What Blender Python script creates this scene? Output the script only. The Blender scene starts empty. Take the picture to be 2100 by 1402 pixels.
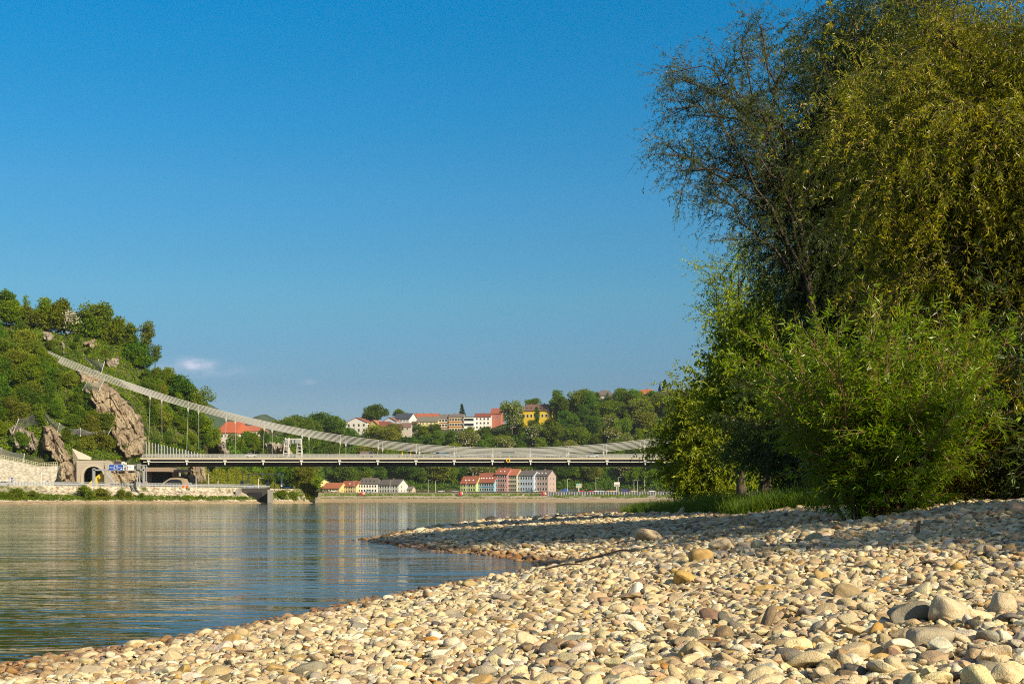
import bpy, math, random
import numpy as np
from mathutils import Vector, Matrix

C = bpy.context.scene.collection
SC = bpy.context.scene
R = math.radians

# ---------------------------------------------------------------- camera, sky, sun, exposure
FPX, HORIZON, EYE = 2600.0, 1026.0, 0.9          # focal length in photo pixels, horizon row, eye height above the water
cam_data = bpy.data.cameras.new("camera")
cam_data.lens = FPX / 2100 * 36.0
cam_data.sensor_width = 36.0
cam_data.shift_y = (HORIZON - 701) / 2100
cam_data.clip_start = 0.1
cam_data.clip_end = 30000
cam = bpy.data.objects.new("camera", cam_data)
C.objects.link(cam)
cam.location = (0, 0, EYE)
cam.rotation_euler = (R(90), 0, 0)
SC.camera = cam

SUN_AZ, SUN_EL = 136.0, 29.0                     # clockwise from the view direction (+Y), so behind and to the right
SC.view_settings.view_transform = 'Standard'
SC.view_settings.look = 'None'
SC.view_settings.gamma = 1
SC.view_settings.exposure = 0.65
SC.cycles.use_denoising = False
SC.cycles.filter_width = 1.05
SC.cycles.max_bounces = 6
SC.cycles.diffuse_bounces = 3
SC.cycles.glossy_bounces = 3
SC.cycles.transmission_bounces = 4
SC.cycles.transparent_max_bounces = 8
SC.cycles.volume_bounces = 0
SC.cycles.caustics_reflective = False
SC.cycles.caustics_refractive = False
SC.cycles.sample_clamp_indirect = 4.0

W = bpy.data.worlds.new("World")
SC.world = W
W.use_nodes = True
wn, wl = W.node_tree.nodes, W.node_tree.links
wn.clear()
w_out = wn.new("ShaderNodeOutputWorld")
w_bg = wn.new("ShaderNodeBackground")
w_bg.inputs[1].default_value = 0.124  # the ramp below halves it
sky = wn.new("ShaderNodeTexSky")
sky.sky_type = 'NISHITA'
sky.sun_disc = False
sky.sun_elevation = R(SUN_EL)
sky.sun_rotation = R(SUN_AZ)
sky.altitude = 0
sky.air_density = 1.0
sky.dust_density = 0.35
sky.ozone_density = 3.0
w_hsv = wn.new("ShaderNodeHueSaturation")
w_hsv.inputs['Saturation'].default_value = 1.4
w_hsv.inputs['Hue'].default_value = 0.483
w_hsv.inputs['Value'].default_value = 1.0
wl.new(sky.outputs[0], w_hsv.inputs['Color'])

def wmath(op, a, b=None, c=None, clamp=False):
    n = wn.new("ShaderNodeMath"); n.operation = op; n.use_clamp = clamp
    for i, v in enumerate((a, b, c)):
        if v is None: continue
        if isinstance(v, (int, float)): n.inputs[i].default_value = v
        else: wl.new(v, n.inputs[i])
    return n.outputs[0]

# two small fair-weather clouds low above the horizon, and thin streaks around them
w_tc = wn.new("ShaderNodeTexCoord")
w_sep = wn.new("ShaderNodeSeparateXYZ"); wl.new(w_tc.outputs['Generated'], w_sep.inputs[0])
w_az = wmath('ARCTAN2', w_sep.outputs[0], w_sep.outputs[1])
w_el = wmath('ARCSINE', w_sep.outputs[2])
w_cmb = wn.new("ShaderNodeCombineXYZ")
wl.new(wmath('MULTIPLY', w_az, 60.0), w_cmb.inputs[0]); wl.new(wmath('MULTIPLY', w_el, 170.0), w_cmb.inputs[1])
w_noi = wn.new("ShaderNodeTexNoise"); w_noi.inputs['Scale'].default_value = 1.3; w_noi.inputs['Detail'].default_value = 5
wl.new(w_cmb.outputs[0], w_noi.inputs['Vector'])
cloud = None
for az0, el0, sx, sy, amt in ((-0.2445, 0.1035, .014, .0042, .8), (-0.250, 0.099, .040, .0050, .25), (-0.159, 0.0922, .007, .0018, .22)):
    u = wmath('DIVIDE', wmath('SUBTRACT', w_az, az0), sx)
    v0 = wmath('SUBTRACT', w_el, el0)
    v = wmath('DIVIDE', v0, sy)
    r2 = wmath('ADD', wmath('MULTIPLY', u, u), wmath('MULTIPLY', v, v))
    g = wmath('EXPONENT', wmath('MULTIPLY', r2, -1.0))
    g = wmath('MULTIPLY', g, amt)
    cloud = g if cloud is None else wmath('MAXIMUM', cloud, g)
nz = wmath('MULTIPLY_ADD', w_noi.outputs['Fac'], 2.6, -0.6)
cloud = wmath('MULTIPLY', wmath('MULTIPLY', cloud, nz), 0.75, clamp=True)
w_mix = wn.new("ShaderNodeMix"); w_mix.data_type = 'RGBA'
# the clear evening sky opposite the sun: deeper overhead, greyer towards the horizon
w_ramp = wn.new("ShaderNodeValToRGB")
wl.new(wmath('DIVIDE', w_el, R(40)), w_ramp.inputs[0])
_e = w_ramp.color_ramp.elements
while len(_e) < 7: _e.new(.5)
for _x, (_p, _c) in zip(_e, ((0, (.27, .265, .34)), (.13, (.275, .282, .355)), (.228, (.43, .445, .455)), (.338, (.42, .515, .565)), (.533, (.0, .585, .69)), (.62, (.10, .60, .68)), (.85, (.5, .6, .64)))):
    _x.position = _p; _x.color = (*_c, 1)
# above the frame a pale tone is added to the sky to fill shade
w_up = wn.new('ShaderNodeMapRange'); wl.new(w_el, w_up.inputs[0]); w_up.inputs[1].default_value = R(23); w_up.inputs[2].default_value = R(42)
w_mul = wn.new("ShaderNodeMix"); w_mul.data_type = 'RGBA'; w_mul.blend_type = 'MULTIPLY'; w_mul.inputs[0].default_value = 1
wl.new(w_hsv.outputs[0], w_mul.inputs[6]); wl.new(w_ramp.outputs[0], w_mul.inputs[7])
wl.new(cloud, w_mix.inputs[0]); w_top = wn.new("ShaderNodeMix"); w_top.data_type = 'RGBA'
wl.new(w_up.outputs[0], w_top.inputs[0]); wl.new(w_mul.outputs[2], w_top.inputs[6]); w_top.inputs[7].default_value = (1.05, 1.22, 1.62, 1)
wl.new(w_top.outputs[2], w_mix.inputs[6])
w_mix.inputs[7].default_value = (4.6, 4.3, 5.0, 1)
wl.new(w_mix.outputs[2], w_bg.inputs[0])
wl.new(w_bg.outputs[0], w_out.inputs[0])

sun_d = bpy.data.lights.new("sun", 'SUN')
sun_d.energy = 5.0
sun_d.angle = R(0.5)
sun_d.color = (1.0, 0.85, 0.60)
sun = bpy.data.objects.new("sun", sun_d)
C.objects.link(sun)
_sd = Vector((math.sin(R(SUN_AZ)) * math.cos(R(SUN_EL)), math.cos(R(SUN_AZ)) * math.cos(R(SUN_EL)), math.sin(R(SUN_EL))))
sun.rotation_euler = _sd.to_track_quat('Z', 'Y').to_euler()
sun.location = _sd * 60

# ---------------------------------------------------------------- helpers
def at(px, py, Y):
    """a point seen at photo pixel (px, py) and standing Y metres ahead"""
    return np.array([(px - 1050) / FPX * Y, Y, EYE + (HORIZON - py) / FPX * Y])

def tag(o, label=None, cat=None, group=None, kind=None):
    if label: o['label'] = label
    if cat: o['category'] = cat
    if group: o['group'] = group
    if kind: o['kind'] = kind
    return o

def empty(name, loc=(0, 0, 0), rz=0.0):
    o = bpy.data.objects.new(name, None)
    o.empty_display_size = 0.3
    C.objects.link(o)
    o.location = loc
    o.rotation_euler = (0, 0, rz)
    return o

def copy_one(o, parent=None):
    c = o.copy(); C.objects.link(c)
    c.parent = parent
    return c

def copy_tree(o, parent=None):
    c = copy_one(o, parent)
    for ch in list(o.children):
        copy_tree(ch, c)
    return c

def link_mesh(name, me, parent=None):
    o = bpy.data.objects.new(name, me)
    C.objects.link(o)
    if parent is not None: o.parent = parent
    return o

def build_mesh(name, V, faces, mats, fmat=None, smooth=False, attrs=None):
    """faces: list of int arrays (M,3)/(M,4)/(M,k)"""
    me = bpy.data.meshes.new(name)
    V = np.asarray(V, dtype=np.float32)
    faces = [np.asarray(f, dtype=np.int32) for f in faces if len(f)]
    tot = np.concatenate([np.full(len(f), f.shape[1], dtype=np.int32) for f in faces])
    idx = np.concatenate([f.ravel() for f in faces])
    me.vertices.add(len(V)); me.vertices.foreach_set('co', V.ravel())
    me.loops.add(len(idx)); me.loops.foreach_set('vertex_index', idx)
    me.polygons.add(len(tot))
    st = np.zeros(len(tot), dtype=np.int32); st[1:] = np.cumsum(tot)[:-1]
    me.polygons.foreach_set('loop_start', st)
    if not isinstance(mats, (list, tuple)): mats = [mats]
    for m in mats: me.materials.append(m)
    if fmat is not None: me.polygons.foreach_set('material_index', np.asarray(fmat, dtype=np.int32))
    me.update(calc_edges=True)
    me.polygons.foreach_set('use_smooth', np.full(len(tot), bool(smooth)))
    if attrs:
        for an, (typ, arr) in attrs.items():
            a = me.attributes.new(an, typ, 'POINT')
            a.data.foreach_set('color' if typ == 'FLOAT_COLOR' else 'value', np.asarray(arr, dtype=np.float32).ravel())
    return me

class MB:
    """collects shapes and links them as ONE mesh object"""
    def __init__(s):
        s.V, s.F, s.M, s.n = [], [], [], 0
    def add(s, V, F, m=0):
        V = np.asarray(V, dtype=float)
        F = np.asarray(F, dtype=int)
        if len(F) == 0: return s
        s.V.append(V); s.F.append(F + s.n); s.M.append(np.full(len(F), m)); s.n += len(V)
        return s
    def poly(s, pts, m=0):
        return s.add(pts, [list(range(len(pts)))], m)
    def box(s, c, d, rz=0.0, m=0, tilt=None):
        x, y, z = [v / 2 for v in d]
        P = np.array([[-x,-y,-z],[x,-y,-z],[x,y,-z],[-x,y,-z],[-x,-y,z],[x,-y,z],[x,y,z],[-x,y,z]])
        if tilt is not None: P = P @ np.array(tilt.to_3x3()).T
        if rz:
            ca, sa = math.cos(rz), math.sin(rz)
            P = P @ np.array([[ca, sa, 0], [-sa, ca, 0], [0, 0, 1]])
        P = P + np.array(c)
        return s.add(P, [[0,3,2,1],[4,5,6,7],[0,1,5,4],[1,2,6,5],[2,3,7,6],[3,0,4,7]], m)
    def bar(s, a, b, w, h=None, m=0):
        """a square bar from a to b"""
        return s.tube([a, b], [w * .707, w * .707], 4, m, caps=True)
    def tube(s, pts, r, n=8, m=0, caps=True):
        pts = np.asarray(pts, dtype=float); k = len(pts)
        r = np.full(k, r) if np.isscalar(r) else np.asarray(r, dtype=float)
        T = np.gradient(pts, axis=0) if k > 2 else np.tile(pts[1] - pts[0], (2, 1))
        T /= np.linalg.norm(T, axis=1)[:, None] + 1e-9
        ref = np.array([0, 0, 1.0]) if abs(T[0][2]) < .9 else np.array([1.0, 0, 0])
        A = np.cross(T, ref); A /= np.linalg.norm(A, axis=1)[:, None] + 1e-9
        B = np.cross(T, A)
        th = np.arange(n) * 2 * math.pi / n + math.pi / n
        V = pts[:, None, :] + r[:, None, None] * (np.cos(th)[None, :, None] * A[:, None, :] + np.sin(th)[None, :, None] * B[:, None, :])
        V = V.reshape(-1, 3)
        i = np.arange(k - 1)[:, None] * n; j = np.arange(n)[None, :]; j2 = (j + 1) % n
        F = np.stack([i + j, i + j2, i + n + j2, i + n + j], -1).reshape(-1, 4)
        s.add(V, F, m)
        if caps:
            s.add(V[:n], [list(range(n))[::-1]], m); s.add(V[-n:], [list(range(n))], m)
        return s
    def lathe(s, prof, c, n=16, m=0):
        prof = np.asarray(prof, dtype=float)
        th = np.arange(n) * 2 * math.pi / n
        V = np.stack([prof[:, 0][:, None] * np.cos(th), prof[:, 0][:, None] * np.sin(th), np.repeat(prof[:, 1][:, None], n, 1)], -1).reshape(-1, 3) + np.array(c)
        k = len(prof)
        i = np.arange(k - 1)[:, None] * n; j = np.arange(n)[None, :]; j2 = (j + 1) % n
        return s.add(V, np.stack([i + j, i + j2, i + n + j2, i + n + j], -1).reshape(-1, 4), m)
    def mesh(s, name, mats, smooth=False):
        V = np.concatenate(s.V)
        by = {}
        for F, M in zip(s.F, s.M): by.setdefault(F.shape[1], []).append((F, M))
        fs, ms = [], []
        for k in by:
            fs.append(np.concatenate([a for a, b in by[k]])); ms.append(np.concatenate([b for a, b in by[k]]))
        return build_mesh(name, V, fs, mats, np.concatenate(ms), smooth)
    def build(s, name, mats, parent=None, smooth=False):
        return link_mesh(name, s.mesh(name, mats, smooth), parent)

# value noise
def _hash(ix, iy, seed):
    h = (ix.astype(np.int64) * 374761393 + iy.astype(np.int64) * 668265263 + seed * 974711) & 0x7fffffff
    h = ((h ^ (h >> 13)) * 1274126177) & 0x7fffffff
    return ((h ^ (h >> 16)) & 0xffff) / 65535.0
def vnoise(x, y, seed=0):
    x = np.asarray(x, dtype=float); y = np.asarray(y, dtype=float)
    ix, iy = np.floor(x), np.floor(y); fx, fy = x - ix, y - iy
    fx, fy = fx * fx * (3 - 2 * fx), fy * fy * (3 - 2 * fy)
    a = _hash(ix, iy, seed); b = _hash(ix + 1, iy, seed); c = _hash(ix, iy + 1, seed); d = _hash(ix + 1, iy + 1, seed)
    return (a * (1 - fx) + b * fx) * (1 - fy) + (c * (1 - fx) + d * fx) * fy - .5
def fbm(x, y, seed=0, oct=4):
    s, a = 0, 1.0
    for o in range(oct):
        s = s + a * vnoise(x * 2 ** o, y * 2 ** o, seed + o * 17); a *= .5
    return s
def unit(v): return v / (np.linalg.norm(v, axis=-1, keepdims=True) + 1e-9)
def in_poly(x, y, poly):
    x = np.asarray(x, float); y = np.asarray(y, float); ins = np.zeros(x.shape, bool)
    n = len(poly)
    for i in range(n):
        x1, y1 = poly[i]; x2, y2 = poly[(i + 1) % n]
        c = ((y1 > y) != (y2 > y)) & (x < (x2 - x1) * (y - y1) / ((y2 - y1) + 1e-12) + x1)
        ins ^= c
    return ins
def dist_poly(x, y, poly, closed=True):
    x = np.asarray(x, float); y = np.asarray(y, float); best = np.full(x.shape, 1e9)
    n = len(poly)
    for i in range(n if closed else n - 1):
        x1, y1 = poly[i]; x2, y2 = poly[(i + 1) % n]
        dx, dy = x2 - x1, y2 - y1
        t = np.clip(((x - x1) * dx + (y - y1) * dy) / (dx * dx + dy * dy + 1e-12), 0, 1)
        best = np.minimum(best, np.hypot(x - x1 - t * dx, y - y1 - t * dy))
    return best

# ---------------------------------------------------------------- materials
class Mat:
    def __init__(s, name):
        s.m = bpy.data.materials.new(name); s.m.use_nodes = True
        s.t = s.m.node_tree; s.n = s.t.nodes; s.l = s.t.links
        s.p = s.n['Principled BSDF']; s.out = s.n['Material Output']
    def node(s, typ, **kw):
        n = s.n.new(typ)
        for k, v in kw.items(): setattr(n, k, v)
        return n
    def put(s, sock, v):
        if isinstance(v, (int, float)): sock.default_value = v
        elif isinstance(v, (tuple, list)): sock.default_value = (*v, 1) if len(v) == 3 and len(sock.default_value) == 4 else v
        else: s.l.new(v, sock)
    def math(s, op, a, b=None, clamp=False):
        n = s.node('ShaderNodeMath', operation=op, use_clamp=clamp)
        s.put(n.inputs[0], a)
        if b is not None: s.put(n.inputs[1], b)
        return n.outputs[0]
    def mix(s, f, a, b, blend='MIX'):
        n = s.node('ShaderNodeMix', data_type='RGBA', blend_type=blend)
        s.put(n.inputs[0], f); s.put(n.inputs[6], a); s.put(n.inputs[7], b)
        return n.outputs[2]
    def coords(s, kind='Object', scale=None):
        o = s.node('ShaderNodeTexCoord').outputs[kind] if kind != 'Position' else s.node('ShaderNodeNewGeometry').outputs['Position']
        if scale is not None:
            mp = s.node('ShaderNodeMapping'); s.l.new(o, mp.inputs[0]); mp.inputs['Scale'].default_value = scale
            o = mp.outputs[0]
        return o
    def noise(s, vec, scale, detail=4, rough=.55, out='Fac'):
        n = s.node('ShaderNodeTexNoise'); s.l.new(vec, n.inputs['Vector'])
        n.inputs['Scale'].default_value = scale; n.inputs['Detail'].default_value = detail; n.inputs['Roughness'].default_value = rough
        return n.outputs[out]
    def ramp(s, f, stops):
        n = s.node('ShaderNodeValToRGB'); s.l.new(f, n.inputs[0])
        e = n.color_ramp.elements
        while len(e) < len(stops): e.new(.5)
        for x, (p, c) in zip(e, stops): x.position = p; x.color = (*c, 1) if len(c) == 3 else c
        return n.outputs[0]
    def bump(s, h, strength=.3, dist=.02):
        n = s.node('ShaderNodeBump'); s.l.new(h, n.inputs['Height'])
        n.inputs['Strength'].default_value = strength; n.inputs['Distance'].default_value = dist
        s.l.new(n.outputs[0], s.p.inputs['Normal'])
    def set(s, col=None, rough=None, spec=None, metal=None):
        if col is not None: s.put(s.p.inputs['Base Color'], col)
        if rough is not None: s.put(s.p.inputs['Roughness'], rough)
        if spec is not None: s.put(s.p.inputs['Specular IOR Level'], spec)
        if metal is not None: s.put(s.p.inputs['Metallic'], metal)
        return s.m

_plain = {}
def plain(name, col, rough=.7, metal=0.0, var=.18, scale=1.5, spec=.3):
    """a painted or weathered surface: base colour with soft mottling"""
    if name in _plain: return _plain[name]
    M = Mat(name)
    v = M.coords('Position')
    n = M.noise(v, scale, 5, .6)
    f = M.math('MULTIPLY_ADD', n, var * 2); f.node.inputs[2].default_value = 1 - var
    hs = M.node('ShaderNodeHueSaturation'); M.l.new(f, hs.inputs['Value']); hs.inputs['Color'].default_value = (*col, 1)
    _plain[name] = M.set(hs.outputs[0], rough, spec, metal)
    return _plain[name]

def leaf_mat(name, ca, cb, cc, transl=.35, rough=.45, scale=3.0, spec=.35, warm=(.30, .36, .04), vary=1.0):
    M = Mat(name)
    pos = M.coords('Position')
    n1 = M.noise(pos, scale, 2, .5)
    n2 = M.noise(pos, scale * 9, 1, .5)
    oi = M.node('ShaderNodeObjectInfo')
    f = M.math('ADD', M.math('MULTIPLY', n1, .9), M.math('MULTIPLY', n2, .7))
    col = M.ramp(f, [(.45, ca), (.8, cb), (1.1 if False else 1.0, cc)])
    hs = M.node('ShaderNodeHueSaturation')
    M.l.new(col, hs.inputs['Color'])
    h = M.math('MULTIPLY_ADD', oi.outputs['Random'], .05 * vary); h.node.inputs[2].default_value = .5 - .025 * vary
    M.l.new(h, hs.inputs['Hue'])
    r2 = M.math('FRACT', M.math('MULTIPLY', oi.outputs['Random'], 7.31))
    v = M.math('MULTIPLY_ADD', r2, .55 * vary); v.node.inputs[2].default_value = 1 - .28 * vary
    M.l.new(v, hs.inputs['Value'])
    hs.inputs['Saturation'].default_value = 1.18
    M.set(hs.outputs[0], rough, spec)
    tr = M.node('ShaderNodeBsdfTranslucent')
    tc = M.mix(.45, hs.outputs[0], warm)
    M.l.new(tc, tr.inputs['Color'])
    mx = M.node('ShaderNodeMixShader'); mx.inputs[0].default_value = transl
    M.l.new(M.p.outputs[0], mx.inputs[1]); M.l.new(tr.outputs[0], mx.inputs[2])
    M.l.new(mx.outputs[0], M.out.inputs['Surface'])
    return M.m

# ================================================================ THE LAND
# far land (left bank with its steep hill, the far shore with its wooded slope): knots along rays from the gravel bank
_kpx = np.array([-3200,-1500,-700,-200,   0, 130, 200, 268, 330, 400, 470, 500, 560, 620, 645, 662, 800,1000,1150,1280,1400,1700,2600,4200,7000.])
_Y0  = np.array([  95, 150, 235, 300, 320, 332, 340, 348, 356, 366, 378, 384, 396, 420, 440, 700, 700, 700, 700, 700, 700, 700, 705, 710, 720.])
_far = np.clip((_kpx - 645) / 17, 0, 1)
_B1 = _Y0 + 4 + 21 * _far;  _z1 = .75 + 1.05 * _far
_B2 = _Y0 + 12 + 58 * _far; _z2 = 3.7 + .45 * _far
_B3 = _Y0 + 13 + 59 * _far; _z3 = 4.8 + .5 * _far
_Y4  = np.array([ 125, 200, 290, 345, 362, 372, 384, 402, 436, 446, 500, 560, 600, 640, 780, 880, 885, 890, 885, 880, 870, 870, 880, 890, 900.])
_Y6  = np.array([ 190, 330, 400, 440, 455, 460, 463, 465, 468, 470, 560, 700, 800, 880, 930, 960, 985, 985, 985, 985, 985, 985, 985, 985, 990.])
_tpx = np.array([-3200,-1500,-700,-200,0,60,130,200,250,290,330,370,400,440,470,500,560,620,660,750,850,950,1000,1060,1130,1200,1280,1400,1700,2600,7000.])
_ty  = np.array([ 600, 600, 600, 612,652,660,688,693,708,741,781,818,850,893,915,905,890,884,886,888,886,880,872,858,845,825,812,805,790,770,770.])
def _knots(px):
    f = lambda a: np.interp(px, _kpx, a)
    Y6 = f(_Y6); Y4 = f(_Y4)
    z6 = EYE + (HORIZON - np.interp(px, _tpx, _ty)) * Y6 / FPX
    z4 = f(_z3) + .1 + 1.35 * f(_far)
    Y5 = Y4 + (Y6 - Y4) * .45
    z5 = z4 + (z6 - z4) * np.where(px < 470, .60, .52)
    Ys = [f(_Y0) - 30, f(_Y0), f(_B1), f(_B2), f(_B3), Y4, Y5, Y6, Y6 + 450, Y6 * 0 + 2300]
    zs = [px * 0 - 2.2, px * 0, f(_z1), f(_z2), f(_z3), z4, z5, z6, z6 * .75, px * 0 + 4]
    return Ys, zs
def land_z(X, Y):
    X = np.asarray(X, float); Y = np.asarray(Y, float)
    px = 1050 + FPX * X / np.maximum(Y, 1.0)
    Ys, zs = _knots(px)
    z = np.where(Y < Ys[0], zs[0], 0.0)
    hill = np.clip((Y - Ys[5]) / 25, 0, 1)
    for a in range(len(Ys) - 1):
        t = np.clip((Y - Ys[a]) / (Ys[a + 1] - Ys[a]), 0, 1)
        z = np.where((Y >= Ys[a]) & (Y <= Ys[a + 1]), zs[a] + (zs[a + 1] - zs[a]) * t, z)
    return z + hill * (fbm(X / 40, Y / 40, 3) * 7 + fbm(X / 11, Y / 11, 5) * 2.2)
def land_hit(px, py, Y0=290.0, Y1=1050.0, n=420):
    """where the sight line through (px, py) first meets the far land"""
    px = np.atleast_1d(np.asarray(px, float)); py = np.atleast_1d(np.asarray(py, float))
    Yh = np.full(px.shape, np.nan)
    for Y in np.linspace(Y0, Y1, n):
        zr = EYE + (HORIZON - py) * Y / FPX
        z = land_z((px - 1050) / FPX * Y, np.full(px.shape, Y))
        Yh = np.where(np.isnan(Yh) & (z >= zr), Y, Yh)
    return Yh

M = Mat("hillside_earth")
pos = M.coords('Position')
hillside_m = M.set(M.ramp(M.noise(pos, .25, 6, .65), [(.3, (.018, .03, .008)), (.5, (.045, .06, .018)), (.62, (.10, .085, .045)), (.75, (.16, .13, .08))]), .95, .1)
M = Mat("forest_ground_far")
far_hill_m = M.set(M.ramp(M.noise(M.coords('Position'), .02, 6, .6), [(.3, (.03, .05, .03)), (.7, (.055, .085, .04))]), .95, .1)

def land_mesh():
    pxs = np.concatenate([np.linspace(-3200, -700, 30), np.linspace(-660, -60, 40), np.linspace(-50, 640, 231), np.linspace(643, 664, 8), np.linspace(668, 1480, 120), np.linspace(1500, 2600, 30), np.linspace(2700, 7000, 30)])
    K = [8, 3, 4, 5, 2, 10, 34, 34, 8, 6]
    Ys, zs = _knots(pxs)
    rows = []
    for a in range(len(Ys) - 1):
        for t in np.linspace(0, 1, K[a], endpoint=False): rows.append(Ys[a] + (Ys[a + 1] - Ys[a]) * t)
    rows.append(Ys[-1])
    Yg = np.stack(rows)                                    # rows x cols
    Xg = (pxs[None, :] - 1050) / FPX * Yg
    Zg = land_z(Xg, Yg)
    V = np.stack([Xg, Yg, Zg], -1).reshape(-1, 3)
    r, c = Yg.shape
    i = np.arange(r - 1)[:, None] * c; j = np.arange(c - 1)[None, :]
    F = np.stack([i + j, i + j + 1, i + c + j + 1, i + c + j], -1).reshape(-1, 4)
    # bank material by height near the shore
    zc = V[F].mean(1)[:, 2]; Yc = V[F].mean(1)
    px = 1050 + FPX * Yc[:, 0] / Yc[:, 1]
    Ys, zs = _knots(px)
    m = np.zeros(len(F), int)
    m[Yc[:, 1] < Ys[2]] = 1
    m[(Yc[:, 1] >= Ys[2]) & (Yc[:, 1] < Ys[4])] = 2
    m[(Yc[:, 1] >= Ys[4]) & (Yc[:, 1] < Ys[5])] = 3
    return V, F, m

M = Mat("shore_sand")
pos = M.coords('Position')
shore_m = M.set(M.ramp(M.noise(pos, .8, 6, .65), [(.3, (.20, .14, .08)), (.55, (.38, .29, .18)), (.8, (.5, .42, .3))]), .95, .1)
M = Mat("riprap_slope")
pos = M.coords('Position')
vo = M.node('ShaderNodeTexVoronoi'); vo.inputs['Scale'].default_value = 1.1; M.l.new(M.coords('Position', (1, 1, 1.3)), vo.inputs['Vector'])
stone = M.ramp(vo.outputs['Distance'], [(.0, (.62, .54, .42)), (.45, (.48, .40, .30)), (.75, (.10, .085, .06))])
tint = M.mix(.35, stone, M.ramp(vo.outputs['Color'], [(.2, (.35, .28, .2)), (.8, (.7, .62, .5))]))
riprap_m = M.set(M.mix(M.ramp(M.noise(pos, .12, 5, .7), [(.5, (0, 0, 0)), (.62, (1, 1, 1))]), tint, (.07, .09, .025)), .95, .1)
M.bump(M.math('MULTIPLY', vo.outputs['Distance'], -1.0), .9, .35)
M = Mat("bank_ground")
bank_m = M.set(M.ramp(M.noise(M.coords('Position'), .06, 6, .6), [(.35, (.09, .11, .035)), (.5, (.15, .14, .07)), (.65, (.25, .22, .17))]), .95, .1)
V, F, m = land_mesh()
tag(link_mesh("hills", build_mesh("hills", V, [F], [hillside_m, shore_m, riprap_m, bank_m], m, smooth=False)), kind='structure')

# base sheet under everything, and the blue hills far up the valley
def sheet(name, pts, m, kind='structure'):
    return tag(MB().poly(pts, 0).build(name, m), kind=kind)
sheet("ground", [(-6300, -1500, -4), (6300, -1500, -4), (6300, 2850, -4), (-6300, 2850, -4)], bank_m)
xs = np.linspace(-1600, 1600, 160)
V = []; nrow = 7
for k in range(nrow):
    t = k / (nrow - 1)
    top = 138 + fbm(xs / 235, xs * 0 + 2, 9) * 82 + fbm(xs / 30, xs * 0 + 2, 10) * 9
    top = np.where(xs < -500, top + 22, top)
    V.append(np.stack([xs, 2400 + 350 * t + xs * 0, 3 + top * math.sin(t * math.pi / 2) ** .8], -1))
V = np.concatenate(V); c = len(xs)
i = np.arange(nrow - 1)[:, None] * c; j = np.arange(c - 1)[None, :]
tag(link_mesh("far_hills", build_mesh("far_hills", V, [np.stack([i + j, i + j + 1, i + c + j + 1, i + c + j], -1).reshape(-1, 4)], far_hill_m)), kind='structure')

# ---------------------------------------------------------------- water
M = Mat("river_water")
pos = M.coords('Position')
def wave(scale, detail, rough=.5, dist=.4):
    mp = M.node('ShaderNodeMapping'); M.l.new(pos, mp.inputs[0]); mp.inputs['Scale'].default_value = scale; mp.inputs['Rotation'].default_value = (0, 0, R(8))
    n = M.node('ShaderNodeTexNoise'); M.l.new(mp.outputs[0], n.inputs['Vector']); n.inputs['Scale'].default_value = 1; n.inputs['Detail'].default_value = detail; n.inputs['Roughness'].default_value = rough; n.inputs['Distortion'].default_value = dist
    return n.outputs['Fac']
w1 = wave((.75, 2.2, 1), 2); w2 = wave((3.0, 8.0, 1), 2); w3 = wave((.05, .12, 1), 2); w4 = wave((.22, .6, 1), 1)
amp = M.ramp(w3, [(.36, (.30, .30, .30)), (.62, (1.2, 1.2, 1.2))])
h = M.math('ADD', M.math('ADD', M.math('MULTIPLY', w1, .034), M.math('MULTIPLY', w2, .010)), M.math('MULTIPLY', w4, .05))
M.bump(M.math('MULTIPLY', h, amp), 1.0, 1.0)
water_m = M.set((.030, .033, .014), .05, .5)
M.p.inputs['IOR'].default_value = 1.333
# clear brown shallows along our bank
sh = M.node('ShaderNodeAttribute'); sh.attribute_name = 'shallow'
trw = M.node('ShaderNodeBsdfTransparent'); trw.inputs[0].default_value = (.62, .46, .27, 1)
gw = M.node('ShaderNodeBsdfGlossy'); gw.inputs['Roughness'].default_value = .04
fw = M.node('ShaderNodeFresnel'); fw.inputs['IOR'].default_value = 1.333
for n_ in (gw, fw): M.l.new(M.p.inputs['Normal'].links[0].from_socket, n_.inputs['Normal'])
m1 = M.node('ShaderNodeMixShader'); M.l.new(fw.outputs[0], m1.inputs[0]); M.l.new(trw.outputs[0], m1.inputs[1]); M.l.new(gw.outputs[0], m1.inputs[2])
m2 = M.node('ShaderNodeMixShader'); M.l.new(sh.outputs['Fac'], m2.inputs[0]); M.l.new(M.p.outputs[0], m2.inputs[1]); M.l.new(m1.outputs[0], m2.inputs[2])
M.l.new(m2.outputs[0], M.out.inputs['Surface'])

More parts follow.
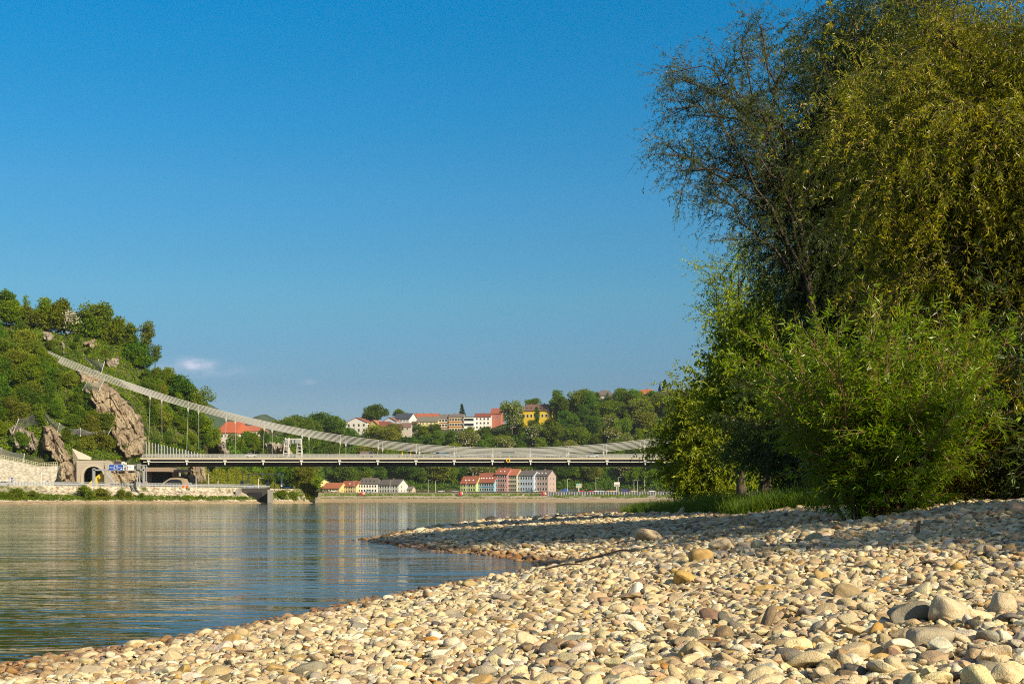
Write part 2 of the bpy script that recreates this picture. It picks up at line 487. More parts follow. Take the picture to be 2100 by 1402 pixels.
# ---------------------------------------------------------------- the gravel bank we stand on
SHORE = [(-60, -120), (-9, -14), (-4.6, 0), (-3.4, 4), (-2.72, 6.8), (-2.06, 8.2), (-1.40, 10.4), (-.92, 11.9), (-.1, 14.5), (.72, 17.3), (.62, 19.2), (.0, 20.9), (-1.36, 23.6),
         (-2.9, 28.4), (-3.1, 29.3), (-2.8, 31.5), (-2.3, 39.7), (-.96, 49.8), (3.1, 80.7), (12.6, 156), (25, 230), (50, 330), (80, 420), (110, 520), (150, 640), (220, 800)]
_LAND = SHORE + [(900, 800), (900, -120)]
def bank_d(X, Y):
    d = dist_poly(X, Y, SHORE, closed=False)
    return np.where(in_poly(X, Y, _LAND), d, -d)
def bank_z(X, Y):
    X = np.asarray(X, float); Y = np.asarray(Y, float)
    d = bank_d(X, Y)
    s = np.interp(Y, [0, 5, 13, 17, 22, 28, 40, 60, 120], [.10, .10, .165, .16, .105, .075, .055, .045, .05])
    dc = .82 / s
    z = np.where(d < 0, .16 * d, np.where(d < dc, s * d, .82 + .045 * (d - dc)))
    z = np.maximum(z, -1.6); z = np.where(d > 30, np.minimum(z, 2.2), z)
    k = np.clip(d, 0, 1) 
    return z + k * (fbm(X / 2.2, Y / 2.2, 21, 3) * .07 + fbm(X / .7, Y / .7, 22, 2) * .02)
gx = np.concatenate([[-2500, -600, -150, -50, -20, -12], np.arange(-8, 4.01, .2), [6, 12, 30, 80, 200, 600, 2500]])
gy = np.concatenate([[-60, -20, -8], np.arange(-4, 34, .2), np.arange(34, 64, 1.0), [70, 85, 110, 150, 220, 330, 500, 700, 900]])
GX, GY = np.meshgrid(gx, gy)
dep = -bank_z(GX.ravel(), GY.ravel())
i = np.arange(len(gy) - 1)[:, None] * len(gx); j = np.arange(len(gx) - 1)[None, :]
tag(link_mesh("water", build_mesh("water", np.stack([GX, GY, GX * 0], -1).reshape(-1, 3), [np.stack([i + j, i + j + 1, i + len(gx) + j + 1, i + len(gx) + j], -1).reshape(-1, 4)], water_m,
    attrs={'shallow': ('FLOAT', np.clip(np.exp(-np.maximum(dep, 0) / .10), 0, 1))})), kind='structure')
M = Mat("gravel_bed")
pos = M.coords('Position')
vo = M.node('ShaderNodeTexVoronoi'); vo.inputs['Scale'].default_value = 11; M.l.new(pos, vo.inputs['Vector'])
g = M.ramp(vo.outputs['Color'], [(.1, (.08, .06, .04)), (.5, (.17, .13, .085)), (.9, (.30, .25, .18))])
gravel_m = M.set(M.mix(M.ramp(vo.outputs['Distance'], [(.3, (0, 0, 0)), (.8, (1, 1, 1))]), g, (.05, .04, .025)), .9, .2)
M.bump(M.math('MULTIPLY', vo.outputs['Distance'], -1.0), .8, .03)
M = Mat("bank_soil")
soil_m = M.set(M.ramp(M.noise(M.coords('Position'), 1.2, 6, .65), [(.35, (.04, .03, .018)), (.6, (.09, .07, .04)), (.75, (.06, .075, .025))]), .95, .1)

def bank_mesh():
    ys = np.concatenate([np.linspace(-120, -4, 20), np.linspace(-3.5, 20, 95), np.linspace(20.3, 60, 90), np.geomspace(61, 800, 70)])
    us = np.concatenate([np.linspace(-6, -1, 6), np.linspace(-.8, 9, 50), np.geomspace(9.5, 60, 22), [80, 120, 200]])
    sy = np.array([p[1] for p in SHORE]); sx = np.array([p[0] for p in SHORE])
    x0 = np.interp(ys, sy, sx)
    # a smoothed left edge so that the little bay is covered by the sheet too
    Yg = np.repeat(ys[:, None], len(us), 1)
    xl = np.minimum(np.interp(ys, [-120, 0, 8, 29, 50, 81, 156, 230, 330, 800], [-60, -4.6, -3.2, -3.3, -2, 2, 11, 24, 48, 218]), x0)
    Xg = xl[:, None] + us[None, :] * np.clip(Yg / 30, 1, 3)
    Zg = bank_z(Xg, Yg)
    V = np.stack([Xg, Yg, Zg], -1).reshape(-1, 3)
    r, c = Yg.shape
    i = np.arange(r - 1)[:, None] * c; j = np.arange(c - 1)[None, :]
    F = np.stack([i + j, i + j + 1, i + c + j + 1, i + c + j], -1).reshape(-1, 4)
    cen = V[F].mean(1)
    d = bank_d(cen[:, 0], cen[:, 1])
    lim = np.interp(cen[:, 1], [-20, 6, 14, 20, 28, 40, 60, 80, 200], [30, 9, 6.8, 8.6, 7.4, 7.0, 5.0, 4.5, 4])
    return V, F, (d > lim + fbm(cen[:, 0] / 1.5, cen[:, 1] / 1.5, 31) * 1.0).astype(int)
V, F, m = bank_mesh()
tag(link_mesh("gravel_bank", build_mesh("gravel_bank", V, [F], [gravel_m, soil_m], m, smooth=True)), kind='structure')

# ---------------------------------------------------------------- bare rock on the hill
def rock_mat(name, a, b, c, dark):
    M = Mat(name)
    v = M.coords('Position'); v2 = M.coords('Position', (1, 1, .45))
    n = M.noise(v2, .28, 7, .68); n2 = M.noise(v, 1.6, 5, .7)
    col = M.ramp(M.math('ADD', M.math('MULTIPLY', n, .75), M.math('MULTIPLY', n2, .3)), [(.36, dark), (.46, a), (.55, b), (.68, c)])
    mp = M.node('ShaderNodeMapping'); M.l.new(v, mp.inputs[0]); mp.inputs['Rotation'].default_value = (R(18), R(25), R(10)); mp.inputs['Scale'].default_value = (.5, .5, .16)
    vo = M.node('ShaderNodeTexVoronoi', feature='DISTANCE_TO_EDGE'); M.l.new(mp.outputs[0], vo.inputs['Vector']); vo.inputs['Scale'].default_value = 1.3
    col = M.mix(M.ramp(vo.outputs['Distance'], [(.0, (1, 1, 1)), (.05, (0, 0, 0))]), col, dark)
    M.bump(M.math('ADD', n2, M.math('MULTIPLY', vo.outputs['Distance'], 1.2)), .8, .5)
    return M.set(col, .92, .15)
rock_m = rock_mat("cliff_rock", (.235, .175, .115), (.36, .285, .19), (.49, .41, .27), (.075, .06, .045))
grey_rock_m = rock_mat("weathered_rock", (.22, .18, .14), (.34, .29, .225), (.46, .40, .32), (.07, .055, .04))
ROCKS = [
 ([(148,754),(178,758),(215,778),(240,798),(262,822),(288,850),(300,880),(304,934),(262,942),(238,925),(230,895),(205,862),(185,832),(176,808),(158,782)], 5.5, rock_m),
 ([(86,872),(108,868),(125,885),(136,915),(150,940),(161,997),(122,997),(116,960),(95,930),(82,905)], 6.0, rock_m),
 ([(12,882),(30,868),(60,878),(84,898),(74,932),(25,918)], 3.0, grey_rock_m),
 ([(206,948),(222,940),(262,946),(275,960),(292,965),(292,998),(206,998)], 4.0, rock_m),
 ([(80,676),(104,674),(116,690),(104,712),(88,704)], 1.2, grey_rock_m),
 ([(164,706),(182,694),(200,692),(202,712),(186,720)], 1.4, rock_m),
 ([(214,736),(245,728),(248,752),(220,756)], 2.2, grey_rock_m),
 ([(120,700),(136,696),(140,722),(124,728)], 2.0, grey_rock_m),
 ([(384,955),(400,948),(424,952),(430,996),(380,998)], 3.0, rock_m),
 ([(440,915),(462,908),(470,935),(446,940)], 2.0, grey_rock_m),
 ([(545,912),(590,905),(600,930),(550,936)], 2.0, grey_rock_m),
]
def rock_patch(poly, amp, m, seed):
    xs = [p[0] for p in poly]; ys = [p[1] for p in poly]
    st = 1.6
    gx = np.arange(min(xs) - 3, max(xs) + 3, st); gy = np.arange(min(ys) - 3, max(ys) + 3, st)
    GX, GY = np.meshgrid(gx, gy)
    wx = GX + fbm(GX / 9, GY / 9, seed) * 9; wy = GY + fbm(GX / 9, GY / 9, seed + 1) * 9
    ins = in_poly(wx, wy, poly); d = dist_poly(wx, wy, poly); d = np.where(ins, d, -d)
    Yh = land_hit(GX.ravel(), GY.ravel(), 330, 520, 300).reshape(GX.shape)
    Yh = np.where(np.isnan(Yh), 470, Yh)
    # smooth the hill underneath so the rock reads as one face
    for _ in range(4):
        P = np.pad(Yh, 1, mode='edge'); Yh = (P[:-2, 1:-1] + P[2:, 1:-1] + P[1:-1, :-2] + P[1:-1, 2:] + 2 * Yh) / 6
    t = np.clip(d / 9, -.5, 1); t = t * t * (3 - 2 * np.abs(t)) * np.sign(t)
    ridge = np.abs(fbm((GX - GY * .35) / 15, GY / 45, seed + 4, 4)) * 6.5 + fbm(GX / 6, GY / 9, seed + 6, 3) * 1.3
    step = np.floor((GY + GX * .5 + fbm(GX / 14, GY / 14, seed + 8) * 14) / 16) * .8 % 2.0
    Y = Yh + 1.2 - t * amp * 1.1 - (ridge + step) * np.clip(t + .1, 0, 1)
    X = (GX - 1050) / FPX * Y; Z = EYE + (HORIZON - GY) / FPX * Y
    V = np.stack([X, Y, Z], -1).reshape(-1, 3)
    r, c = GX.shape
    i = np.arange(r - 1)[:, None] * c; j = np.arange(c - 1)[None, :]
    F = np.stack([i + j, i + c + j, i + c + j + 1, i + j + 1], -1).reshape(-1, 4)
    keep = (d.ravel()[F] > -2.0).all(1)
    tag(link_mesh("cliff_terrain", build_mesh("cliff_terrain", V, [F[keep]], m)), kind='structure')
for k, (poly, amp, m) in enumerate(ROCKS): rock_patch(poly, amp, m, 100 + k * 10)
def on_rock(px, py, grow=0):
    r = np.zeros(np.shape(px), bool)
    for poly, amp, m in ROCKS:
        r |= in_poly(px, py, poly) & (dist_poly(px, py, poly) > 3 - grow)
    return r

# ================================================================ STONES
def ico(sub):
    t = (1 + 5 ** .5) / 2
    V = [(-1,t,0),(1,t,0),(-1,-t,0),(1,-t,0),(0,-1,t),(0,1,t),(0,-1,-t),(0,1,-t),(t,0,-1),(t,0,1),(-t,0,-1),(-t,0,1)]
    F = [(0,11,5),(0,5,1),(0,1,7),(0,7,10),(0,10,11),(1,5,9),(5,11,4),(11,10,2),(10,7,6),(7,1,8),(3,9,4),(3,4,2),(3,2,6),(3,6,8),(3,8,9),(4,9,5),(2,4,11),(6,2,10),(8,6,7),(9,8,1)]
    V = [np.array(v, float) / np.linalg.norm(v) for v in V]
    for _ in range(sub):
        cache, G = {}, []
        def mid(a, b):
            k = (min(a, b), max(a, b))
            if k not in cache:
                m = V[a] + V[b]; V.append(m / np.linalg.norm(m)); cache[k] = len(V) - 1
            return cache[k]
        for a, b, c in F:
            x, y, z = mid(a, b), mid(b, c), mid(c, a)
            G += [(a, x, z), (b, y, x), (c, z, y), (x, y, z)]
        F = G
    return np.array(V), np.array(F)
ICO = {s: ico(s) for s in (1, 2, 3)}
def pebble_shape(sub, seed):
    """a river-worn stone: longest axis 1, flattened, with soft facets"""
    rg = np.random.default_rng(seed)
    V, F = ICO[sub]
    S = V.copy()
    p = rg.uniform(1.9, 2.9)
    S = S / (np.abs(S) ** p).sum(1, keepdims=True) ** (1 / p)
    ang = seed % 3 == 0                                   # every third one is a broken, flat faced stone
    for k in range(rg.integers(6, 11) if ang else rg.integers(4, 9)):                    # worn facets
        n = unit(rg.normal(size=3)); c = rg.uniform(.38, .66) if ang else rg.uniform(.5, .88)
        over = np.maximum(S @ n - c, 0)
        S = S - over[:, None] * n * rg.uniform(.6, .95)
    for k in range(5):
        n = unit(rg.normal(size=3)); f = rg.uniform(1, 2.8); ph = rg.uniform(0, 6)
        S = S * (1 + .055 / f * 1.6 * np.sin(f * (V @ n) * 2 + ph))[:, None]
    S[:, 0] += .14 * rg.normal() * S[:, 1] ** 2
    ext = np.abs(S).max(0)
    return S / ext * .5 * np.array([1.0, rg.uniform(.58, .92), rg.uniform(.32, .60)]), F
NSH = 26
SHAPES = {s: [pebble_shape(s, 500 + k) for k in range(NSH)] for s in (1, 2, 3)}

PEB = [("cream", (.71,.575,.34), .42), ("white", (.80,.71,.52), .16), ("tan", (.52,.385,.22), .20), ("ochre", (.54,.36,.13), .045), ("grey", (.36,.32,.25), .07), ("brown", (.28,.19,.11), .07), ("dark grey", (.16,.145,.12), .02), ("rust", (.42,.19,.045), .005)]
PCOL = np.array([p[1] for p in PEB]); PPROB = np.array([p[2] for p in PEB]); PPROB = PPROB / PPROB.sum()

def pebble_mat(name, use_attr):
    M = Mat(name)
    if use_attr:
        a = M.node('ShaderNodeAttribute'); a.attribute_name = 'stone'; base = a.outputs['Color']
        v = M.coords('Position')
    else:
        oi = M.node('ShaderNodeObjectInfo'); base = oi.outputs['Color']
        v = M.coords('Position')
    n1 = M.noise(v, 26, 4, .65); n2 = M.noise(v, 170, 3, .7); n3 = M.noise(v, 60, 2, .5)
    f = M.math('ADD', M.math('MULTIPLY', n1, .75), M.math('MULTIPLY', n2, .60))
    f = M.math('ADD', f, .32)
    hs = M.node('ShaderNodeHueSaturation'); M.l.new(base, hs.inputs['Color']); M.l.new(M.math('MULTIPLY', f, .80), hs.inputs['Value'])
    col = M.mix(M.ramp(n3, [(.56, (0, 0, 0)), (.72, (.55, .55, .55))]), hs.outputs[0], (.40, .25, .10))      # iron staining
    vo = M.node('ShaderNodeTexVoronoi', feature='DISTANCE_TO_EDGE'); vo.inputs['Scale'].default_value = 19; M.l.new(M.coords('Position'), vo.inputs['Vector'])
    col = M.mix(M.ramp(vo.outputs['Distance'], [(.0, (.35, .35, .35)), (.02, (0, 0, 0))]), col, (.16, .11, .07))
    # stones near the waterline are wet
    sx = M.node('ShaderNodeSeparateXYZ'); M.l.new(M.coords('Position'), sx.inputs[0])
    wet = M.ramp(M.math('ADD', sx.outputs[2], M.math('MULTIPLY', n1, .03)), [(.0, (1, 1, 1)), (.06, (1, 1, 1)), (.105, (0, 0, 0))])
    col = M.mix(M.math('MULTIPLY', wet, .9), col, M.mix(1.0, col, (.46, .30, .15), 'MULTIPLY'))
    M.bump(M.math('ADD', n2, M.math('MULTIPLY', n1, .9)), .8, .005)
    r = M.math('SUBTRACT', .68, M.math('MULTIPLY', wet, .45))
    return M.set(col, r, .35)
pebble_many_m = pebble_mat("river_stone_mass", True)
pebble_one_m = pebble_mat("river_stone", False)

rg = np.random.default_rng(77)
def grid_points(y0, y1, sp, jit=.5, side=False):
    ys = np.arange(y0, y1, sp * .9); out = []
    for k, y in enumerate(ys):
        xs = np.arange(-7.5 if side else -4.2, .43 * y + (9.0 if side else 1.6), sp) + (k % 2) * sp * .5
        out.append(np.stack([xs, xs * 0 + y], -1))
    P = np.concatenate(out) + rg.uniform(-jit, jit, (sum(len(o) for o in out), 2)) * sp
    d = bank_d(P[:, 0], P[:, 1])
    lim = np.interp(P[:, 1], [-20, 6, 14, 20, 28, 40, 60, 80, 200], [30, 9, 6.8, 8.6, 7.4, 7.0, 5.0, 4.5, 4]) + .6
    px = np.where(P[:, 1] > .8, 1050 + FPX * P[:, 0] / np.maximum(P[:, 1], .8), 9999)
    keep = (d > -.7) & (d < lim + rg.normal(size=len(P)) * .4) & (px > -120) & (px < 2260)
    if side: keep = (d > -.5) & (d < lim) & ((px <= -120) | (px >= 2260))
    return P[keep]
def place(P, size, lift, sub):
    n = len(P)
    z = bank_z(P[:, 0], P[:, 1]) + lift
    yaw = rg.uniform(0, 2 * math.pi, n); tx = rg.normal(0, .30, n); ty = rg.normal(0, .30, n)
    up = (rg.random(n) < .06) & (size < .062); tx = np.where(up, rg.uniform(.6, 1.3, n), tx)
    col = PCOL[rg.choice(len(PEB), n, p=PPROB)] if True else None
    return dict(P=np.c_[P, z], size=size, rot=np.c_[tx, ty, yaw], shape=rg.integers(0, NSH, n), sub=np.full(n, sub), kind=rg.choice(len(PEB), n, p=PPROB))
sets = []
for y0, y1, sp, sub in ((2.5, 6.5, .034, 2), (6.5, 10.5, .044, 2), (10.5, 18, .066, 1), (18, 34, .095, 1), (34, 62, .16, 1)):
    k = sp / .050
    if y1 <= 11:
        P = grid_points(y0, y1, sp * 1.15); sets.append(place(P, rg.uniform(.028, .05, len(P)) * k, rg.uniform(-.008, .004, len(P)) * k, min(sub, 1)))       # fill
    P = grid_points(y0, y1, sp); sets.append(place(P, np.clip(rg.lognormal(math.log(.060), .33, len(P)), .032, .13) * k, rg.uniform(.0, .026, len(P)) * k, sub))
    P = grid_points(y0, y1, sp * 4.3); sets.append(place(P, np.clip(rg.lognormal(math.log(.098), .24, len(P)), .075, .17) * k ** .6, rg.uniform(.014, .03, len(P)) * k, sub))
P = grid_points(-1.5, 17, .085, side=True); sets.append(place(P, np.clip(rg.lognormal(math.log(.105), .3, len(P)), .06, .2), rg.uniform(.0, .03, len(P)), 1))     # the same beach to either side
ST = {k: np.concatenate([s[k] for s in sets]) for k in sets[0]}
N = len(ST['size'])
def eul(r):
    cx, sx = np.cos(r[:, 0]), np.sin(r[:, 0]); cy, sy = np.cos(r[:, 1]), np.sin(r[:, 1]); cz, sz = np.cos(r[:, 2]), np.sin(r[:, 2])
    Rm = np.empty((len(r), 3, 3))
    Rm[:, 0, 0] = cz * cy; Rm[:, 0, 1] = cz * sy * sx - sz * cx; Rm[:, 0, 2] = cz * sy * cx + sz * sx
    Rm[:, 1, 0] = sz * cy; Rm[:, 1, 1] = sz * sy * sx + cz * cx; Rm[:, 1, 2] = sz * sy * cx - cz * sx
    Rm[:, 2, 0] = -sy; Rm[:, 2, 1] = cy * sx; Rm[:, 2, 2] = cy * cx
    return Rm
tone = np.clip(rg.normal(1, .11, N), .65, 1.25)
COL = np.clip(PCOL[ST['kind']] * tone[:, None] * (1 + rg.normal(0, .035, (N, 3))), .02, .9)

# stones that stand out, each where it lies: photo column, row, size in m, (yaw, tilt), colour, flatness, label
HERO = [
 (1865,1268,.20,(.2,.1),(.25,.225,.165),(1,.75,.62),"broad olive grey stone with faint pale veins, left of the pale boulder"),
 (1945,1266,.17,(.6,-.15),(.66,.55,.36),(1,.85,.85),"pale rounded boulder standing tallest just right of the olive grey stone"),
 (1906,1318,.23,(.05,.05),(.44,.38,.265),(1,.55,.46),"long flat grey beige slab of stone, the widest in the right foreground"),
 (1622,1347,.125,(.1,.0),(.22,.19,.155),(1,.9,.62),"round dark grey stone at the bottom edge beside brown pebbles"),
 (1576,1277,.105,(.3,1.0),(.25,.18,.11),(1,.62,.5),"pointed dark brown stone standing on end among cream pebbles"),
 (2028,1378,.14,(-.2,.0),(.24,.215,.16),(1,.8,.62),"olive grey stone cut by the bottom right corner of the beach"),
 (885,1306,.06,(.2,.0),(.58,.27,.04),(1,.7,.6),"bright orange rusty pebble in the middle of the cream stones"),
 (1480,1280,.055,(.1,.2),(.55,.22,.03),(1,.6,.5),"small deep orange pebble right of the pointed brown stone's shadow"),
 (1438,1143,.10,(.1,.1),(.55,.36,.13),(1,.8,.75),"yellow ochre cobble near the edge of the tree shadow"),
 (1404,1188,.085,(.0,.1),(.62,.40,.12),(1,.9,.85),"round golden yellow cobble lying alone on pale gravel"),
 (1478,1122,.10,(.4,.5),(.62,.50,.33),(1,.8,.8),"pale cobble perched on the crest against the shaded gravel"),
 (1360,1158,.09,(.9,.3),(.30,.24,.16),(1,.6,.5),"brown cobble half way up the sunlit crest of the bank"),
 (184,1374,.105,(.2,.0),(.42,.36,.26),(1,.7,.62),"large grey beige stone near the waterline in the lower left corner"),
 (22,1372,.06,(.4,.5),(.52,.33,.12),(1,.8,.7),"yellowish angular stone right at the water in the lower left corner"),
 (720,1372,.12,(.1,.1),(.62,.52,.35),(1,.62,.5),"long cream stone at the bottom edge left of centre"),
 (1795,1300,.075,(.3,.7),(.60,.33,.08),(1,.7,.8),"upright orange brown stone above the brown cobble"),
 (1732,1352,.10,(.1,.1),(.40,.25,.12),(1,.85,.8),"rounded chestnut brown cobble at the bottom right of centre"),
 (2062,1250,.13,(.5,.2),(.68,.56,.36),(1,.9,.85),"pale boulder at the right edge of the sunlit gravel"),
 (1740,1215,.12,(.2,.1),(.36,.27,.14),(1,.7,.6),"flat brown stone tapering to the right above the olive grey stone"),
 (2016,1340,.11,(.2,.2),(.42,.26,.14),(1,.8,.6),"reddish brown stone leaning over a grey one at the right edge"),
 (1330,1100,.11,(.1,.1),(.62,.50,.33),(1,.7,.6),"pale stone on the sunlit strip between the tree shadows"),
]
def bank_hit(px, py):
    Y = np.linspace(2.2, 70, 6000)
    z = EYE + (HORIZON - py) / FPX * Y
    g = bank_z((px - 1050) / FPX * Y, Y)
    k = np.argmax(g >= z) if (g >= z).any() else 0
    return Y[k]
hero_pos = []
def HK(k):
    i = (k * 7) % NSH
    return (i + 1) % NSH if i % 3 == 1 else i
one_meshes = [build_mesh("river_stone", v, [f], pebble_one_m, smooth=True) for v, f in SHAPES[3]]
for k, (px, py, s, (yw, tl), col, flat, lab) in enumerate(HERO):
    Y = bank_hit(px, py + 14)
    X = (px - 1050) / FPX * Y
    s = s * Y / 4.9                                         # sizes were read off at about five metres
    o = link_mesh("river_stone", one_meshes[HK(k)])
    d = np.array(one_meshes[HK(k)].vertices[0].co) * 0 + 1
    bb = SHAPES[3][HK(k)][0]; ex = np.abs(bb).max(0) * 2
    o.scale = tuple(s * np.array(flat) / ex)
    o.location = (X, Y, float(bank_z(X, Y)) + s * flat[2] * .34)
    o.rotation_euler = (.1, -tl if tl > .6 else tl, yw)
    if tl > .6: o.rotation_euler = (.2, -tl * 1.1, yw); o.location.z += s * .25
    o.color = (*col, 1)
    tag(o, lab, "stone")
    hero_pos.append((X, Y, s))
HP = np.array(hero_pos)
# drop scattered stones inside the standouts
inside = np.zeros(N, bool)
for x, y, s in HP: inside |= (np.hypot(ST['P'][:, 0] - x, ST['P'][:, 1] - y) < s * .36)
vis = (ST['P'][:, 1] > 2.9)
_Yp = np.where(ST['P'][:, 1] > .5, ST['P'][:, 1], .01); px = 1050 + FPX * ST['P'][:, 0] / _Yp; py = HORIZON + (EYE - ST['P'][:, 2]) * FPX / _Yp
show = np.where((px > 5) & (px < 2095) & (py < 1396) & (py > 1000) & ~inside, ST['size'] / np.maximum(ST['P'][:, 1], .5), 0)
big = np.argsort(-show)[:300 - len(HERO)]
RM = eul(ST['rot'])
SIZEW = ("smaller", "larger")
med = np.median(ST['size'][big])
for i in big:
    o = link_mesh("river_stone", one_meshes[ST['shape'][i]])
    o.scale = (ST['size'][i],) * 3
    o.location = ST['P'][i] + np.array([0, 0, .006])
    o.rotation_euler = ST['rot'][i]
    o.color = (*COL[i], 1)
    kn = PEB[ST['kind'][i]][0]
    zone = "left third" if px[i] < 700 else ("middle third" if px[i] < 1400 else "right third")
    sz = SIZEW[int(ST['size'][i] > med)]
    tag(o, f"{sz} smooth {kn} cobble lying in the sunny foreground, {zone} of the photo", "stone", f"{sz} {kn} cobbles, {zone} of the foreground")
rest = np.ones(N, bool); rest[big] = False; rest &= ~inside
Vs, Fs, Cs, off = [], [], [], 0
for sub in (1, 2):
    for sh in range(NSH):
        ii = np.where(rest & (ST['sub'] == sub) & (ST['shape'] == sh))[0]
        if not len(ii): continue
        v, f = SHAPES[sub][sh]
        W_ = np.einsum('nij,vj->nvi', RM[ii], v) * ST['size'][ii][:, None, None] + ST['P'][ii][:, None, :]
        Fs.append((f[None] + (np.arange(len(ii)) * len(v))[:, None, None]).reshape(-1, 3) + off)
        Vs.append(W_.reshape(-1, 3)); Cs.append(np.repeat(np.c_[COL[ii], np.ones(len(ii))], len(v), 0)); off += len(ii) * len(v)
me = build_mesh("gravel_stones", np.concatenate(Vs), [np.concatenate(Fs)], pebble_many_m, smooth=True, attrs={'stone': ('FLOAT_COLOR', np.concatenate(Cs))})
tag(link_mesh("gravel_stones", me), "small pale pebbles covering the river beach between and beyond the larger cobbles", "pebbles", kind='stuff')
print("stones", N, "tris", sum(len(f) for f in Fs))

# ================================================================ TREES AND BUSHES ON OUR BANK
def leaf_faces(P, D, L, Wd, rg, fold=.25):
    """folded two-triangle leaves from base points P along directions D"""
    n = len(P)
    L = np.broadcast_to(np.asarray(L, float), (n,))[:, None]; Wd = np.broadcast_to(np.asarray(Wd, float), (n,))[:, None]
    S = unit(np.cross(D, unit(rg.normal(size=(n, 3))))); Nn = np.cross(S, D)
    V = np.empty((n, 4, 3))
    V[:, 0] = P; V[:, 2] = P + D * L - Nn * L * .12
    m = P + D * L * .42 + Nn * Wd * fold
    V[:, 1] = m + S * Wd * .5; V[:, 3] = m - S * Wd * .5
    b = (np.arange(n) * 4)[:, None]
    F = np.concatenate([b + np.array([[0, 1, 2]]), b + np.array([[0, 2, 3]])])
    return V.reshape(-1, 3), F
def strands(P0, D0, L, droop, rg, K=7, wig=.12):
    n = len(P0); P = np.empty((n, K + 1, 3)); P[:, 0] = P0; D = unit(D0.copy())
    st = (L / K)[:, None]
    for k in range(K):
        P[:, k + 1] = P[:, k] + D * st
        D = unit(D + np.array([0, 0, -1.0]) * (droop * st) + rg.normal(0, wig, (n, 3)))
    return P
def strand_leaves(P, per, rg, L, Wd, spread=.9, down=.25, t0=.05):
    n, k1, _ = P.shape
    ii = np.repeat(np.arange(n), per)
    t = (t0 + (1 - t0) * rg.random(len(ii))) * (k1 - 1.001); k = t.astype(int); f = (t - k)[:, None]
    A = P[ii, k]; B = P[ii, k + 1]
    T = unit(B - A); base = A * (1 - f) + B * f
    D = unit(T * .55 + unit(np.cross(T, rg.normal(size=T.shape))) * spread + np.array([0, 0, -down]))
    return leaf_faces(base, D, L * rg.uniform(.65, 1.2, len(ii)), Wd * rg.uniform(.75, 1.2, len(ii)), rg)
def twig_prisms(P, r0, r1):
    n, k1, _ = P.shape
    T = unit(P[:, -1] - P[:, 0])
    ref = np.where(np.abs(T[:, 2:3]) < .9, np.array([[0, 0, 1.0]]), np.array([[1.0, 0, 0]]))
    A = unit(np.cross(T, ref)); B = np.cross(T, A)
    rr = np.linspace(r0, r1, k1)[None, :, None, None]
    th = np.array([0, 2.094, 4.189])
    off = np.cos(th)[None, None, :, None] * A[:, None, None, :] + np.sin(th)[None, None, :, None] * B[:, None, None, :]
    V = (P[:, :, None, :] + rr * off).reshape(-1, 3)
    i = (np.arange(n) * k1 * 3)[:, None, None] + (np.arange(k1 - 1) * 3)[None, :, None] + np.arange(3)[None, None, :]
    i2 = (np.arange(n) * k1 * 3)[:, None, None] + (np.arange(k1 - 1) * 3)[None, :, None] + np.array([1, 2, 0])[None, None, :]
    F = np.stack([i, i2, i2 + 3, i + 3], -1).reshape(-1, 4)
    return V, F
def bez(a, b, c, n=9):
    t = np.linspace(0, 1, n)[:, None]
    return (1 - t) ** 2 * a + 2 * t * (1 - t) * b + t * t * c
M = Mat("willow_bark")
bark_m = M.set(M.ramp(M.noise(M.coords('Position', (6, 6, 1.2)), 2.5, 5, .7), [(.35, (.035, .027, .02)), (.65, (.12, .095, .07))]), .95, .1)
M.bump(M.noise(M.coords('Position', (9, 9, 1.6)), 3, 4), .6, .03)
twig_m = plain("willow_twig", (.085, .06, .035), .8)
red_twig_m = plain("reddish_twig", (.20, .10, .055), .7)
catkin_m = plain("faded_catkin", (.48, .29, .09), .85)
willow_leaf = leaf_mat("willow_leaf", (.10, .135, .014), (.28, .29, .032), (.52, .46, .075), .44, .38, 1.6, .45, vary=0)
dark_willow_leaf = leaf_mat("shaded_willow_leaf", (.030, .060, .022), (.062, .105, .032), (.11, .15, .048), .24, .42, 1.6, .4, vary=.4)  # darker copy of the willow leaf, shade put into its colour
bush_leaf = leaf_mat("bush_willow_leaf", (.085, .165, .010), (.185, .30, .020), (.34, .43, .05), .42, .36, 3.0, .5, vary=0)
broad_leaf = leaf_mat("broad_leaf", (.095, .165, .018), (.20, .28, .034), (.33, .38, .07), .40, .42, 1.2, .4, vary=.4)
pale_leaf = leaf_mat("pale_willow_leaf", (.12, .18, .024), (.24, .31, .05), (.38, .44, .09), .34, .45, .8, .35)

